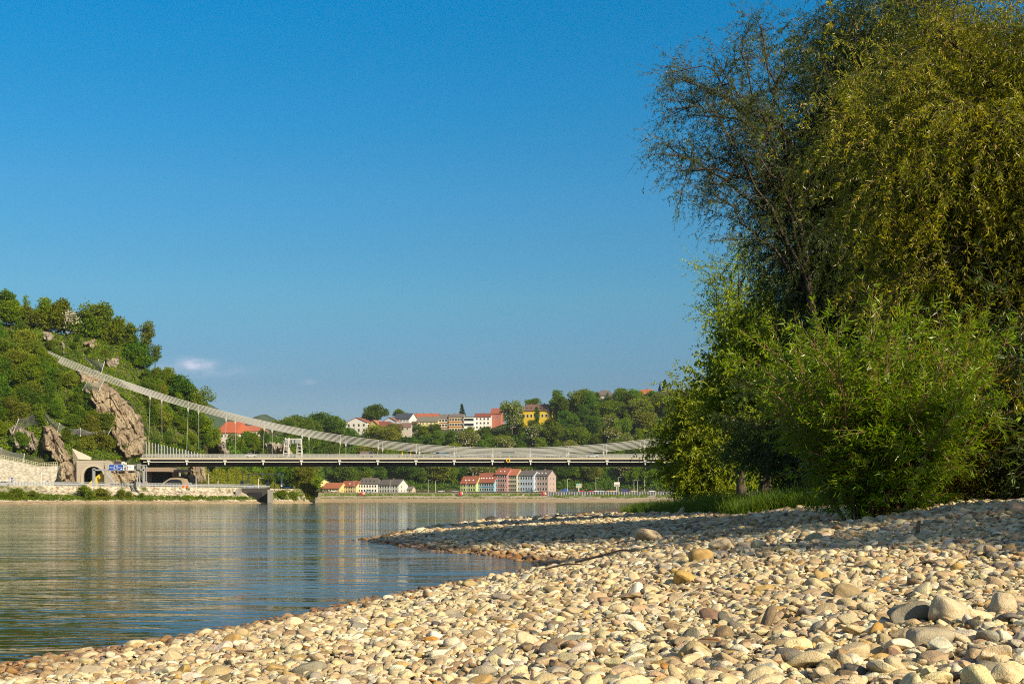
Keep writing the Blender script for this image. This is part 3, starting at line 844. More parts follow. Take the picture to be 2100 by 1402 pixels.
def drooping_tree(name, label, cat, base, trunk_top, tips, seed, leaf, nsub=7, nstr=16, slen=(.7, 1.7), droop=.9, per=40, lsz=(.085, .014), r0=.28, sublen=(.7, 1.5), arch=.9, catkins=0, spread_t=.3, lean=(0, 0), sd=.8, twr=.0035, start=.35):
    rg = np.random.default_rng(seed)
    root = empty(name, base); tag(root, label, cat)
    o = np.array(base, float)
    top = np.array(trunk_top, float) - o
    mb = MB()
    tr = bez(np.zeros(3), top * .5 + np.array([lean[0], lean[1], 0]), top, 8); tr[0, 2] -= .3
    mb.tube(tr, np.linspace(r0, r0 * .55, 8) * np.array([1.25] + [1] * 7), 10)
    P0, D0 = [], []; subs = []
    for k, tp in enumerate(tips):
        tp = np.array(tp, float) - o
        a = tr[rg.integers(int(8 * start), 8)]
        mid = a * .45 + tp * .55; mid[2] += arch * rg.uniform(.5, 1.2) * (.4 + .15 * np.linalg.norm(tp - a))
        b = bez(a, mid, tp, 10); b[1:-1] += rg.normal(0, .06, (8, 3))
        ln = np.linalg.norm(tp - a)
        mb.tube(b, np.linspace(r0 * .38, .012, 10) * min(1, .35 + ln / 6), 6)
        for s in range(nsub):
            t = spread_t + (1 - spread_t) * (s + rg.random()) / nsub
            q = t * 9; i = min(int(q), 8); p = b[i] * (1 - q + i) + b[i + 1] * (q - i)
            T = unit(b[i + 1] - b[i])
            d = unit(T * .7 + unit(rg.normal(size=3)) * sd + np.array([0, 0, .15]))
            L = rg.uniform(*sublen)
            sb = strands(p[None], d[None], np.array([L]), .35, rg, 6, .10)[0]
            subs.append(sb)
            n = nstr
            tt = rg.uniform(.1, 1, n) * 5.99; ii = tt.astype(int)
            pp = sb[ii] * (1 - tt + ii)[:, None] + sb[ii + 1] * (tt - ii)[:, None]
            P0.append(pp); D0.append(unit(unit(sb[ii + 1] - sb[ii]) * .6 + rg.normal(0, .55, (n, 3))))
    for sb in subs: mb.tube(sb, np.linspace(.014, .004, 7), 4, caps=False)
    mb.build("trunk", bark_m, root, True)
    P0 = np.concatenate(P0); D0 = np.concatenate(D0)
    S = strands(P0, D0, rg.uniform(*slen, len(P0)), droop, rg)
    V, F = twig_prisms(S, twr, twr * .35)
    link_mesh("twigs", build_mesh("twigs", V, [F], twig_m), root)
    V, F = strand_leaves(S, per, rg, *lsz)
    link_mesh("crown", build_mesh("crown", V, [F], leaf), root)
    if catkins:
        ii = rg.integers(0, len(S), catkins); k = rg.integers(2, 7, catkins)
        V, F = leaf_faces(S[ii, k], unit(np.array([0, 0, -1.0]) + rg.normal(0, .35, (catkins, 3))), rg.uniform(.04, .075, catkins), .016, rg)
        link_mesh("catkins", build_mesh("catkins", V, [F], catkin_m), root)
    return root
def blob_tips(c, r, n, seed, keep=None):
    """limb ends spread evenly through an ellipsoid, most of them near its surface"""
    rg = np.random.default_rng(seed); out = []
    g = math.pi * (3 - 5 ** .5)
    for k in range(n):
        z = 1 - 2 * (k + .5) / n; rr = (1 - z * z) ** .5; a = g * k + seed
        v = np.array([rr * math.cos(a), rr * math.sin(a), z]) * rg.uniform(.62, 1.0)
        p = np.array(c) + v * np.array(r)
        if keep is None or keep(p): out.append(p)
    return out

# big sunlit willow whose drooping crown fills the upper right
tips = blob_tips((8.5, 18.2, 5.5), (3.9, 2.5, 3.3), 54, 3)
drooping_tree("willow_tree", "big sunlit willow with yellow green drooping twigs and faded catkins, rising behind the bush", "tree", (8.8, 18.6, .9), (8.6, 18.6, 4.0), tips, 11, willow_leaf, nsub=10, nstr=24, per=44, slen=(.7, 1.8), catkins=36000, lsz=(.080, .0165), droop=1.5, r0=.36)
# taller, darker willow behind it with one long limb reaching over the river
tips = blob_tips((8.85, 28.5, 8.0), (2.9, 3.0, 5.6), 76, 8)
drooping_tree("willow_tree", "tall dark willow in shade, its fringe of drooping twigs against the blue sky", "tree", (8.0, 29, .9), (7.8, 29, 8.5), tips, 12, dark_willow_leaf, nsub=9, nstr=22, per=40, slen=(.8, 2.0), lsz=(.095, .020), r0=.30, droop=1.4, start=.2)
tips = [at(px, py, 27 + dy) for px, py, dy in ((1385,225,0),(1400,165,.5),(1440,135,-.4),(1372,300,.3),(1395,350,-.5),(1450,310,.6),(1470,235,-.6),(1500,165,.4),(1515,95,-.3),(1560,50,.5),(1455,385,0),(1520,330,.7),(1530,250,-.7),(1575,140,0))]
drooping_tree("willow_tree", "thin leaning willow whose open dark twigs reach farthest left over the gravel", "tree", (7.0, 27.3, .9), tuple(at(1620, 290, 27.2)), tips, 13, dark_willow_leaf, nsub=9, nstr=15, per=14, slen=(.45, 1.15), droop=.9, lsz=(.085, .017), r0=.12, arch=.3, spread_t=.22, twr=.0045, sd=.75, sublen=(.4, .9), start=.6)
# trees farther along the bank
tips = blob_tips((9.0, 45, 5.2), (1.9, 2.0, 3.0), 28, 5)
drooping_tree("bank_tree", "leafy mid green tree on the bank just left of the dark willow", "tree", (9.0, 45, 1), (9.0, 45, 5.0), tips, 14, broad_leaf, nsub=7, nstr=14, per=20, slen=(.5, 1.2), droop=.35, lsz=(.15, .08), r0=.22)
tips = blob_tips((9.2, 52, 8.8), (1.3, 1.6, 3.0), 18, 6)
drooping_tree("bank_tree", "thin crowned yellowish tree showing its twigs above the mid green tree", "tree", (9.4, 52, 1), (9.3, 52, 8.4), tips, 15, pale_leaf, nsub=7, nstr=12, per=12, slen=(.5, 1.3), droop=.4, lsz=(.11, .04), r0=.18)
tips = blob_tips((9.5, 62, 3.8), (2.0, 2.2, 2.7), 26, 7)
drooping_tree("bank_tree", "low yellow green willow hanging over the river where the bridge disappears", "tree", (9.7, 62, 1), (9.6, 62, 4.0), tips, 16, pale_leaf, nsub=7, nstr=15, per=22, slen=(.7, 1.5), droop=.8, lsz=(.20, .060), r0=.2, start=.1)
tips = blob_tips((13.2, 66, 4.6), (2.9, 2.6, 4.0), 24, 9)
drooping_tree("bank_tree", "bright green tree between the low yellow willow and the mid green tree", "tree", (13.2, 66, 1), (13.2, 66, 4.8), tips, 17, broad_leaf, nsub=7, nstr=14, per=20, slen=(.6, 1.2), droop=.4, lsz=(.17, .085), r0=.2, start=.1)
tips = blob_tips((8.4, 37, 2.7), (1.7, 1.6, 1.5), 24, 10)
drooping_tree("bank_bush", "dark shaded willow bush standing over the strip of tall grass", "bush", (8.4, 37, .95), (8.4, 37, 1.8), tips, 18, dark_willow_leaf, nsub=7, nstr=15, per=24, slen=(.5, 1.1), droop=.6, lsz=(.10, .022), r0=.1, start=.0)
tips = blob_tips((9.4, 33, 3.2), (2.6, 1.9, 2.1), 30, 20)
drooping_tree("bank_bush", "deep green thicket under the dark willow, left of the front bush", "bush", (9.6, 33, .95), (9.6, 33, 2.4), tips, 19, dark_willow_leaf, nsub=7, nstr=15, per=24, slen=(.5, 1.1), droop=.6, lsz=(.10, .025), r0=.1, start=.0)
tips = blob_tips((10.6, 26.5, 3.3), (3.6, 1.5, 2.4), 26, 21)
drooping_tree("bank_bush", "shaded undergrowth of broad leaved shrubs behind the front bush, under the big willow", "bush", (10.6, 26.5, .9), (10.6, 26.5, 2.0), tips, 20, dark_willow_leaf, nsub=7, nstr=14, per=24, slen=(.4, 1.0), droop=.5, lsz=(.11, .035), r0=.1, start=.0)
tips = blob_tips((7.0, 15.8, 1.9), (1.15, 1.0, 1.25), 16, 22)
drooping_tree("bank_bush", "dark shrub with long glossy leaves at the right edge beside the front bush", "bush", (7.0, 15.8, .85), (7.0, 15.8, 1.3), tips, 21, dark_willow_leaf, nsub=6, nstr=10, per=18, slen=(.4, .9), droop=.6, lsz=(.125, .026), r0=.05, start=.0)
tips = blob_tips((7.0, 80, 2.6), (2.4, 2.6, 2.0), 14, 23)
drooping_tree("bank_bush", "low green bush nearest the water at the far end of the grass", "bush", (12, 78, .9), (12, 78, 1.6), [np.array(t) + np.array([5.0, -2, 0]) for t in tips], 22, broad_leaf, nsub=7, nstr=13, per=20, slen=(.5, 1.1), droop=.4, lsz=(.15, .06), r0=.1, start=.0)
# the willow that stands just outside the picture on the right and throws its shade over the crest of the gravel
tips = blob_tips((9.7, 7.0, 3.6), (2.2, 2.0, 2.3), 30, 31)
drooping_tree("willow_tree", "willow on the bank beyond the right edge, known by its shade on the gravel crest", "tree", (9.8, 7.0, 1), (9.8, 7.0, 3.0), tips, 23, willow_leaf, nsub=7, nstr=15, per=36, slen=(.6, 1.3), lsz=(.1, .02), r0=.22)
tips = blob_tips((7.5, 5.3, 2.5), (1.5, 1.5, 1.8), 24, 32)
drooping_tree("bank_bush", "willow thicket beyond the right edge, its shade edging the sunlit gravel", "bush", (7.5, 5.3, .9), (7.5, 5.3, 1.9), tips, 24, willow_leaf, nsub=7, nstr=14, per=34, slen=(.4, .9), lsz=(.1, .022), r0=.1, start=.1)

def spreading_bush(name, label, base, n, seed, hgt, leaf, spread, per_twig=20, ntw=22, lsz=(.100, .0175), twig=red_twig_m):
    rg = np.random.default_rng(seed)
    root = empty(name, base); tag(root, label, "bush")
    a = rg.uniform(0, 2 * math.pi, n); u = rg.random(n) ** .7
    D = np.c_[np.cos(a) * u * spread[0], np.sin(a) * u * spread[1], np.ones(n) * .8]
    P0 = np.c_[np.clip(rg.normal(0, .16, n), -.3, .3), np.clip(rg.normal(0, .14, n), -.25, .25), np.full(n, -.1)]
    L = hgt * rg.uniform(.55, 1.08, n)
    S = strands(P0, unit(D), L, .06, rg, 12, .05)
    V, F = twig_prisms(S, .016, .004)
    link_mesh("stems", build_mesh("stems", V, [F], twig), root)
    ii = np.repeat(np.arange(n), ntw); t = rg.uniform(.10, 1, len(ii)) * 11.99; k = t.astype(int); f = (t - k)[:, None]
    pp = S[ii, k] * (1 - f) + S[ii, k + 1] * f; T = unit(S[ii, k + 1] - S[ii, k])
    S2 = strands(pp, unit(T * .8 + rg.normal(0, .55, T.shape)), rg.uniform(.22, .62, len(ii)), .25, rg, 6, .08)
    V, F = twig_prisms(S2, .004, .0015)
    link_mesh("twigs", build_mesh("twigs", V, [F], twig), root)
    V, F = strand_leaves(S2, per_twig, rg, *lsz, spread=.6, down=.12)
    link_mesh("crown", build_mesh("crown", V, [F], leaf), root)
    return root
spreading_bush("willow_bush", "bright green willow bush with reddish stems standing alone in front on the gravel", (4.1, 14.2, .72), 96, 41, 2.3, bush_leaf, (.70, .62))
spreading_bush("willow_bush", "yellow green willow bush at the back right of the front bush", (5.5, 16.4, .80), 60, 42, 2.3, willow_leaf, (.7, .7))
spreading_bush("willow_bush", "low sprawling willow bush at the foot of the right edge shrubs", (6.3, 17.6, .82), 30, 43, 1.5, dark_willow_leaf, (1.3, .8))

# tall grass between the gravel and the bushes
grass_m = leaf_mat("tall_grass", (.035, .075, .010), (.075, .125, .018), (.14, .18, .04), .3, .5, .7)
rg = np.random.default_rng(5)
n = 34000
Y = 27 + 48 * rg.random(n) ** 1.7; X = np.interp(Y, [24, 28, 34, 45, 58, 75], [4.9, 4.6, 4.7, 4.5, 5.3, 7.4]) + rg.gamma(1.5, .8, n) + fbm(Y / 3, Y * 0 + 3, 6) * .8
P = np.c_[X, Y, bank_z(X, Y) - .03]
h = rg.uniform(.25, .75, n) * (.6 + .5 * (fbm(X / 1.5, Y / 1.5, 8) + .5))
S = strands(P, np.c_[rg.normal(0, .28, n), rg.normal(0, .28, n), np.ones(n)], h, 1.2, rg, 3, .08)
def blades(S, w):
    n, k1, _ = S.shape
    side = unit(np.cross(S[:, -1] - S[:, 0], np.random.default_rng(1).normal(size=(n, 3))))
    ws = (w * np.linspace(1, .1, k1))[None, :, None]
    V = np.stack([S - side[:, None] * ws, S + side[:, None] * ws], 2).reshape(-1, 3)
    b = (np.arange(n) * k1 * 2)[:, None] + (np.arange(k1 - 1) * 2)[None, :]
    return V, np.stack([b, b + 1, b + 3, b + 2], -1).reshape(-1, 4)
V, F = blades(S, .010)
tag(link_mesh("grass", build_mesh("grass", V, [F], grass_m)), "tall green grass along the upper edge of the gravel under the trees", "grass", kind='stuff')
def tussock(label, X, Y, r, h, seed):
    rg = np.random.default_rng(seed); n = 700
    a = rg.uniform(0, 6.28, n); u = rg.random(n) ** .5 * r
    P = np.c_[X + np.cos(a) * u, Y + np.sin(a) * u, np.full(n, float(bank_z(X, Y)) - .04)]
    S = strands(P, np.c_[np.cos(a) * u / r * .7, np.sin(a) * u / r * .7, np.ones(n)], rg.uniform(.5, 1, n) * h, .9, rg, 4, .07)
    V, F = blades(S, .012)
    o = link_mesh("grass_tussock", build_mesh("grass_tussock", V, [F], grass_m)); tag(o, label, "grass")
for k, (pxx, Yt, r, h, lab) in enumerate([(1297, 58, .38, .62, "round dark grass tussock farthest left on the gravel edge"), (1345, 57, .45, .6, "spreading grass tussock second along the gravel edge"), (1392, 50, .4, .5, "small grass tussock just before the tall grass begins")]):
    tussock(lab, (pxx - 1050) / FPX * Yt, Yt, r, h, 60 + k)

# dark boulder at the water, mossy stone on the tip of the spit, driftwood
def boulder(label, X, Y, dims, col, k, name="boulder", cat="boulder", dz=.25):
    o = link_mesh(name, one_meshes[k]); ex = np.abs(SHAPES[3][k][0]).max(0) * 2
    o.scale = tuple(np.array(dims) / ex); o.location = (X, Y, max(float(bank_z(X, Y)), -.05) + dims[2] * dz); o.color = (*col, 1); tag(o, label, cat)
boulder("dark boulder at the waterline on the far side of the gravel spit", -.72, 49.6, (.72, .5, .40), (.06, .055, .05), 4)
boulder("brown mossy boulder at the very tip of the gravel spit", -2.85, 28.9, (.36, .28, .16), (.20, .13, .05), 9)
boulder("small dark stone alone in the water off the tip of the spit", -3.55, 29.5, (.14, .12, .09), (.10, .08, .05), 12)
wood_m = plain("driftwood", (.20, .14, .09), .9)
def stick(label, pts, r):
    tag(MB().tube(pts, r, 6).build("driftwood_stick", wood_m, None, True), label, "driftwood")
def gp(px, Y, up=.05):
    X = (px - 1050) / FPX * Y; return (X, Y, float(bank_z(X, Y)) + up)
stick("thin driftwood branch lying on the sunlit crest near the bay", [gp(1180, 12.9, .09), gp(1225, 12.6, .1), gp(1275, 12.2, .13), gp(1312, 12.0, .1)], [.014, .012, .009, .005])
stick("second, shorter driftwood twig lying below the thin branch", [gp(1120, 11.6, .08), gp(1160, 11.5, .1), gp(1195, 11.3, .08)], [.010, .009, .005])
stick("short upright stump of driftwood at the edge of the shade", [gp(1884, 9.4, -.03), gp(1882, 9.4, .06), gp(1885, 9.42, .12)], [.022, .018, .012])

# ================================================================ WOODS ON THE HILLS
far_leaf = leaf_mat("hill_tree_leaf", (.060, .105, .010), (.125, .185, .020), (.21, .26, .04), .26, .6, .35, .15)
olive_leaf = leaf_mat("olive_tree_leaf", (.075, .105, .018), (.145, .175, .032), (.22, .24, .055), .26, .6, .35, .15)
deep_leaf = leaf_mat("deep_green_leaf", (.040, .085, .014), (.085, .145, .024), (.15, .205, .04), .24, .6, .35, .15)
blossom_m = plain("white_blossom", (.42, .38, .27), .8)
needle_m = leaf_mat("conifer_needle", (.012, .034, .016), (.028, .055, .024), (.05, .08, .03), .1, .6, .6, .15)

def crown_clumps(rg, clumps, per, size, flat=.5):
    """foliage sprays gathered in clumps: clumps is a list of (centre, radius)"""
    Ps, Ds = [], []
    for c, r in clumps:
        n = max(8, int(per * r * r))
        v = unit(rg.normal(size=(n, 3))) * (rg.random(n) ** .35 * np.where(rg.random(n) < .16, rg.uniform(1.0, 1.55, n), 1))[:, None]
        v[:, 2] = np.where(v[:, 2] < 0, v[:, 2] * .6, v[:, 2])
        Ps.append(np.array(c) + v * r); Ds.append(unit(v + rg.normal(0, .55, (n, 3)) + np.array([0, 0, -.25])))
    P = np.concatenate(Ps); D = np.concatenate(Ds)
    return leaf_faces(P, D, size * rg.uniform(.6, 1.4, len(P)), size * .8 * rg.uniform(.6, 1.3, len(P)), rg, .2)
def proto_tree(seed, h, w, shape, leaf_per=95, size=.46, trunk_h=.25, ncl=30):
    """unit tree of height h and crown width w standing at the origin; returns trunk mesh data, crown mesh arrays"""
    rg = np.random.default_rng(seed)
    cl = []
    ch = h * (1 - trunk_h)
    for k in range(ncl):
        t = (k + rg.random()) / ncl
        if shape == 'round': rad = math.sin(math.pi * (.12 + .84 * t)) ** .7
        elif shape == 'oval': rad = .8 * math.sin(math.pi * (.08 + .88 * t)) ** .6
        elif shape == 'column': rad = .45 + .15 * math.sin(t * 9)
        elif shape == 'flame': rad = max(.12, (1 - t) ** .6 * (.5 + .9 * min(1, t * 5)))
        elif shape == 'umbrella': rad = .35 + .65 * t if t < .8 else 1.0 - (t - .8) * 2
        else: rad = 1 - t
        a = rg.uniform(0, 6.28); u = rg.random() ** .55
        z = h * trunk_h + ch * (t * .9)
        cr = w * .5 * rg.uniform(.20, .44) * (.65 + .5 * rad)
        x = math.cos(a) * u * rad * max(w * .5 - cr * .5, .2)
        y = math.sin(a) * u * rad * max(w * .5 - cr * .5, .2)
        cl.append(((x, y, z), cr))
    mb = MB()
    mb.tube([(0, 0, -1.5), (0, 0, h * trunk_h * .6), (rg.normal() * .1, rg.normal() * .1, h * .55), (rg.normal() * .3, rg.normal() * .3, h * .88)], [h * .03, h * .022, h * .014, h * .004], 6)
    for c, r in cl[::3]:
        z0 = max(h * trunk_h * .7, c[2] - 1.8)
        mb.tube([(0, 0, z0), (c[0] * .5, c[1] * .5, (z0 + c[2]) / 2 + .2), c], [h * .010, h * .007, h * .003], 4)
    V, F = crown_clumps(rg, cl, leaf_per, size)
    return mb, V, F, cl
PROTO = {}
def make_proto(key, leaf, seed, h, w, shape, blossom=0, **kw):
    mb, V, F, cl = proto_tree(seed, h, w, shape, **kw)
    tm = mb.mesh("trunk", [bark_m], True)
    if blossom:
        rg = np.random.default_rng(seed + 1); n = blossom
        c = np.array([cl[i][0] for i in rg.integers(0, len(cl), n)]); r = np.array([cl[i][1] for i in rg.integers(0, len(cl), n)])
        v = unit(rg.normal(size=(n, 3)));
        V2, F2 = leaf_faces(c + v * r[:, None] * 1.02, unit(v + np.array([0, 0, -.8])), .42, .32, rg)
        V = np.concatenate([V, V2]); m = np.r_[np.zeros(len(F)), np.ones(len(F2))]; F = np.concatenate([F, F2 + len(V) - len(V2)])
        cm = build_mesh("crown", V, [F], [leaf, blossom_m], m)
    else:
        cm = build_mesh("crown", V, [F], leaf)
    PROTO[key] = (tm, cm, h, w)
make_proto('round', far_leaf, 201, 9, 8.5, 'round')
make_proto('oval', deep_leaf, 202, 11, 7.5, 'oval', ncl=34)
make_proto('broad', olive_leaf, 203, 8.5, 9.5, 'umbrella', ncl=32)
make_proto('round2', deep_leaf, 204, 8.5, 8.5, 'round')
make_proto('oval2', far_leaf, 205, 11, 7.0, 'oval', ncl=34)
make_proto('bushy', olive_leaf, 206, 6, 7.5, 'round', trunk_h=.08, ncl=24)
make_proto('ivy', far_leaf, 207, 10, 3.4, 'column', trunk_h=.02, ncl=26, size=.34, leaf_per=150)
make_proto('bloom', olive_leaf, 208, 8.5, 8, 'umbrella', blossom=900)
make_proto('poplar', far_leaf, 209, 12, 4.2, 'flame', trunk_h=.08)
make_proto('open', olive_leaf, 210, 9, 7, 'umbrella', ncl=17, leaf_per=80, trunk_h=.3)
make_proto('white', blossom_m, 211, 6, 6, 'round', trunk_h=.1, ncl=18, leaf_per=60)
def conifer(seed, h, w):
    rg = np.random.default_rng(seed); P, D = [], []
    for k in range(26):
        t = k / 26; z = h * (.06 + .92 * t); r = w * .5 * (1 - t) ** .85 + .1
        for a in rg.uniform(0, 6.28, 9):
            n = int(5 + r * 9); s = rg.random(n)
            P.append(np.c_[np.cos(a) * r * s, np.sin(a) * r * s, z - .25 * r * s + rg.normal(0, .06, n)])
            D.append(np.c_[np.full(n, math.cos(a)), np.full(n, math.sin(a)), np.full(n, -.35)] + rg.normal(0, .5, (n, 3)))
    V, F = leaf_faces(np.concatenate(P), unit(np.concatenate(D)), .5, .24, rg)
    tm = MB().tube([(0, 0, -1), (0, 0, h * .98)], [h * .022, .03], 7).mesh("trunk", [bark_m], True)
    PROTO['conifer'] = (tm, build_mesh("crown", V, [F], needle_m), h, w)
conifer(212, 11, 5.2)

_rt = random.Random(9)
def plant(key, X, Y, Z, h, label, group=None, name="hill_tree", wide=1.0, cat="tree"):
    tm, cm, ph, pw = PROTO[key]
    s = h / ph
    r = empty(name, (X, Y, Z - .2 * s)); r.rotation_euler = (_rt.uniform(-.05, .05), _rt.uniform(-.05, .05), _rt.uniform(0, 6.28))
    r.scale = (s * wide, s * wide, s)
    tag(r, label, cat, group)
    link_mesh("trunk", tm, r); link_mesh("crown", cm, r)
    return r
def plant_px(key, px, ybase, Y, top, label, group=None, name="hill_tree", wide=1.0, cat="tree", z=None):
    """a tree standing Y metres ahead, seen with its foot at row ybase and its top at row top"""
    p = at(px, ybase, Y); return plant(key, p[0], p[1], p[2], (ybase - top) / FPX * Y, label, group, name, wide, cat)

rgt = np.random.default_rng(31)
def scatter(region, n, minsep, seed, Yr, ysq=1.5):
    """spaced positions over a hillside"""
    rg = np.random.default_rng(seed); pts = []
    xs = [p[0] for p in region]; ys = [p[1] for p in region]
    tries = 0
    while len(pts) < n and tries < 9000:
        tries += 1
        x = rg.uniform(min(xs), max(xs)); y = rg.uniform(min(ys), max(ys))
        if not in_poly([x], [y], region)[0] or on_rock(np.array([x]), np.array([y]), 6)[0]: continue
        if any((x - a) ** 2 + ((y - b) * ysq) ** 2 < minsep ** 2 for a, b in pts): continue
        pts.append((x, y))
    pts = np.array(pts)
    Yh = land_hit(pts[:, 0], pts[:, 1], *Yr)
    return [(x, y, Y) for (x, y), Y in zip(pts, Yh) if not np.isnan(Y)]

# ---- the steep left hill
LEFT_HILL = [(-60,660),(0,668),(60,672),(130,700),(200,705),(250,722),(290,752),(330,792),(370,828),(405,858),(440,895),(470,925),(470,985),(345,940),(310,935),(250,955),(215,940),(150,935),(120,990),(90,948),(0,925),(-60,920)]
kinds = ['round', 'round2', 'oval', 'oval2', 'broad', 'bushy', 'round2', 'oval', 'broad']
WORDS = {'round': 'rounded mid green', 'round2': 'rounded deep green', 'oval': 'tall deep green', 'oval2': 'tall mid green', 'broad': 'broad olive green', 'bushy': 'low olive green', 'bloom': 'whitish flowering', 'open': 'open crowned olive', 'poplar': 'slender pointed green', 'conifer': 'dark pointed conifer'}
for x, y, Y in scatter(LEFT_HILL, 112, 19, 41, (330, 520)):
    k = kinds[_rt.randrange(len(kinds))]
    # nothing tall on the rock promontory above the tunnel
    hgt = _rt.uniform(5.0, 8.6) * (1.15 if x < 100 else 1.0) * (.75 if y > 900 else 1)
    if 60 < x < 240 and 660 < y < 750: hgt *= .55
    cy = 917.5 - 2.18e-4 * (1045 - x) ** 2
    if Y < 432 and x > 112 and y > cy + 14: hgt = min(hgt, (y - cy - 26) * Y / FPX)
    if x > 118 and abs(y - cy - 10) < 26 and Y < 445: continue
    if hgt < 2.2: continue
    zone = "above the cable" if y < 700 + (x - 40) * .38 else ("left of the big cliff" if x < 200 else "right of the big cliff")
    X = (x - 1050) / FPX * Y
    plant(k, X, Y, float(land_z(X, Y)), hgt, f"{WORDS[k]} tree on the steep hill, {zone}", f"{WORDS[k]} trees on the hill {zone}", wide=_rt.uniform(.9, 1.2))
sky_trees = [
 ('bushy', 62, 726, 418, 696, 1.2, "bush hiding the upper end of the cables on the hill"),
 ('round', 88, 746, 416, 712, 1.0, "rounded bush just below the point where the cables leave the hill"),
 ('bushy', 44, 722, 420, 690, 1.0, "olive bush at the left of the hidden cable ends"),
 ('oval', 5, 668, 452, 592, 1.2, "dense tree at the top left corner of the hill, cut by the picture edge"),
 ('round', 22, 672, 449, 612, 1.0, "second dense skyline tree from the left edge of the hill"),
 ('ivy', 33, 668, 455, 597, .8, "slim ivy clad tree beside a gap of sky at the left of the hilltop"),
 ('ivy', 52, 664, 456, 599, 1.1, "ivy clad trunk standing alone in the gap of sky on the hilltop, arms spread right"),
 ('oval2', 92, 690, 457, 608, .95, "tallest leafy tree right of the hilltop gap"),
 ('round', 118, 694, 459, 612, .95, "leafy tree joined to the right of the tallest hilltop tree"),
 ('white', 148, 684, 458, 635, .9, "white flowering tree on the hilltop skyline"),
 ('round2', 175, 712, 459, 640, 1.0, "dark skyline tree just right of the white flowering tree"),
 ('broad', 200, 702, 461, 628, 1.0, "broad crowned skyline tree above the reddish rocks"),
 ('round', 232, 722, 463, 648, 1.0, "rounded skyline tree where the hilltop begins to fall"),
 ('oval', 258, 738, 464, 660, 1.0, "deep green skyline tree left of the lone spreading one"),
 ('open', 302, 732, 466, 660, .8, "lone spreading tree standing out against the sky on the falling ridge"),
 ('open', 318, 752, 466, 706, .9, "small spreading tree right below the lone one on the ridge"),
 ('round2', 285, 766, 463, 702, 1.1, "dark tree under the lone spreading tree on the ridge"),
 ('oval2', 345, 812, 467, 752, 1.1, "pointed tree on the ridge right of the small cloud's foot"),
 ('round2', 362, 832, 466, 770, 1.1, "rounded tree low on the falling ridge"),
 ('oval', 385, 852, 468, 784, 1.0, "tall tree low on the ridge left of the airy one"),
 ('open', 412, 868, 470, 795, .95, "airy crowned tree at the low end of the ridge, just above the cable"),
 ('round', 400, 896, 466, 834, 1.2, "rounded tree under the cable at the low end of the ridge"),
 ('oval2', 424, 922, 470, 852, .7, "tall mid green tree under the cable left of the big red roof"),
 ('broad', 441, 930, 480, 880, .6, "pale olive tree directly left of the big red roofed building"),
]
for k, px, yb, Y, top, wd, lab in sky_trees: plant_px(k, px, yb, Y, top, lab, wide=wd)

# ---- the wooded slope beyond the river
WOOD = [(470,905),(560,898),(620,888),(700,892),(860,892),(950,888),(1010,882),(1070,866),(1130,852),(1200,830),(1300,815),(1400,812),(1470,810),(1470,1003),(1150,1003),(1120,1001),(940,1001),(840,1003),(820,1001),(660,1003),(600,985),(470,960)]
kw = ['round', 'round2', 'oval', 'oval2', 'broad', 'round', 'oval', 'round2', 'bloom', 'broad', 'poplar']
for x, y, Y in scatter(WOOD, 165, 22, 43, (430, 1040), 1.3):
    k = kw[_rt.randrange(len(kw))]
    zone = "left of the yellow villa" if x < 1060 else "right of the yellow villa"
    side = "in the far wood over the bridge" if y < 935 else "in the far wood below the bridge"
    X = (x - 1050) / FPX * Y
    hgt = _rt.uniform(11, 17) * min(1, max(.55, Y / 850))
    hgt = min(hgt, (y - 2 - np.interp(x, [440, 560, 575, 690, 700, 1032, 1036, 1064, 1067, 1128, 1132, 1200, 1300, 1480], [888, 888, 858, 858, 874 + _rt.uniform(-5, 8), 866 + _rt.uniform(-5, 8), 836, 836, 861, 861, 815, 802, 802, 795])) * Y / FPX)
    if hgt < 4.5: continue
    plant(k, X, Y, float(land_z(X, Y)), hgt, f"{WORDS[k]} tree {side}, {zone}", f"{WORDS[k]} trees {side}, {zone}", wide=_rt.uniform(1.05, 1.4))
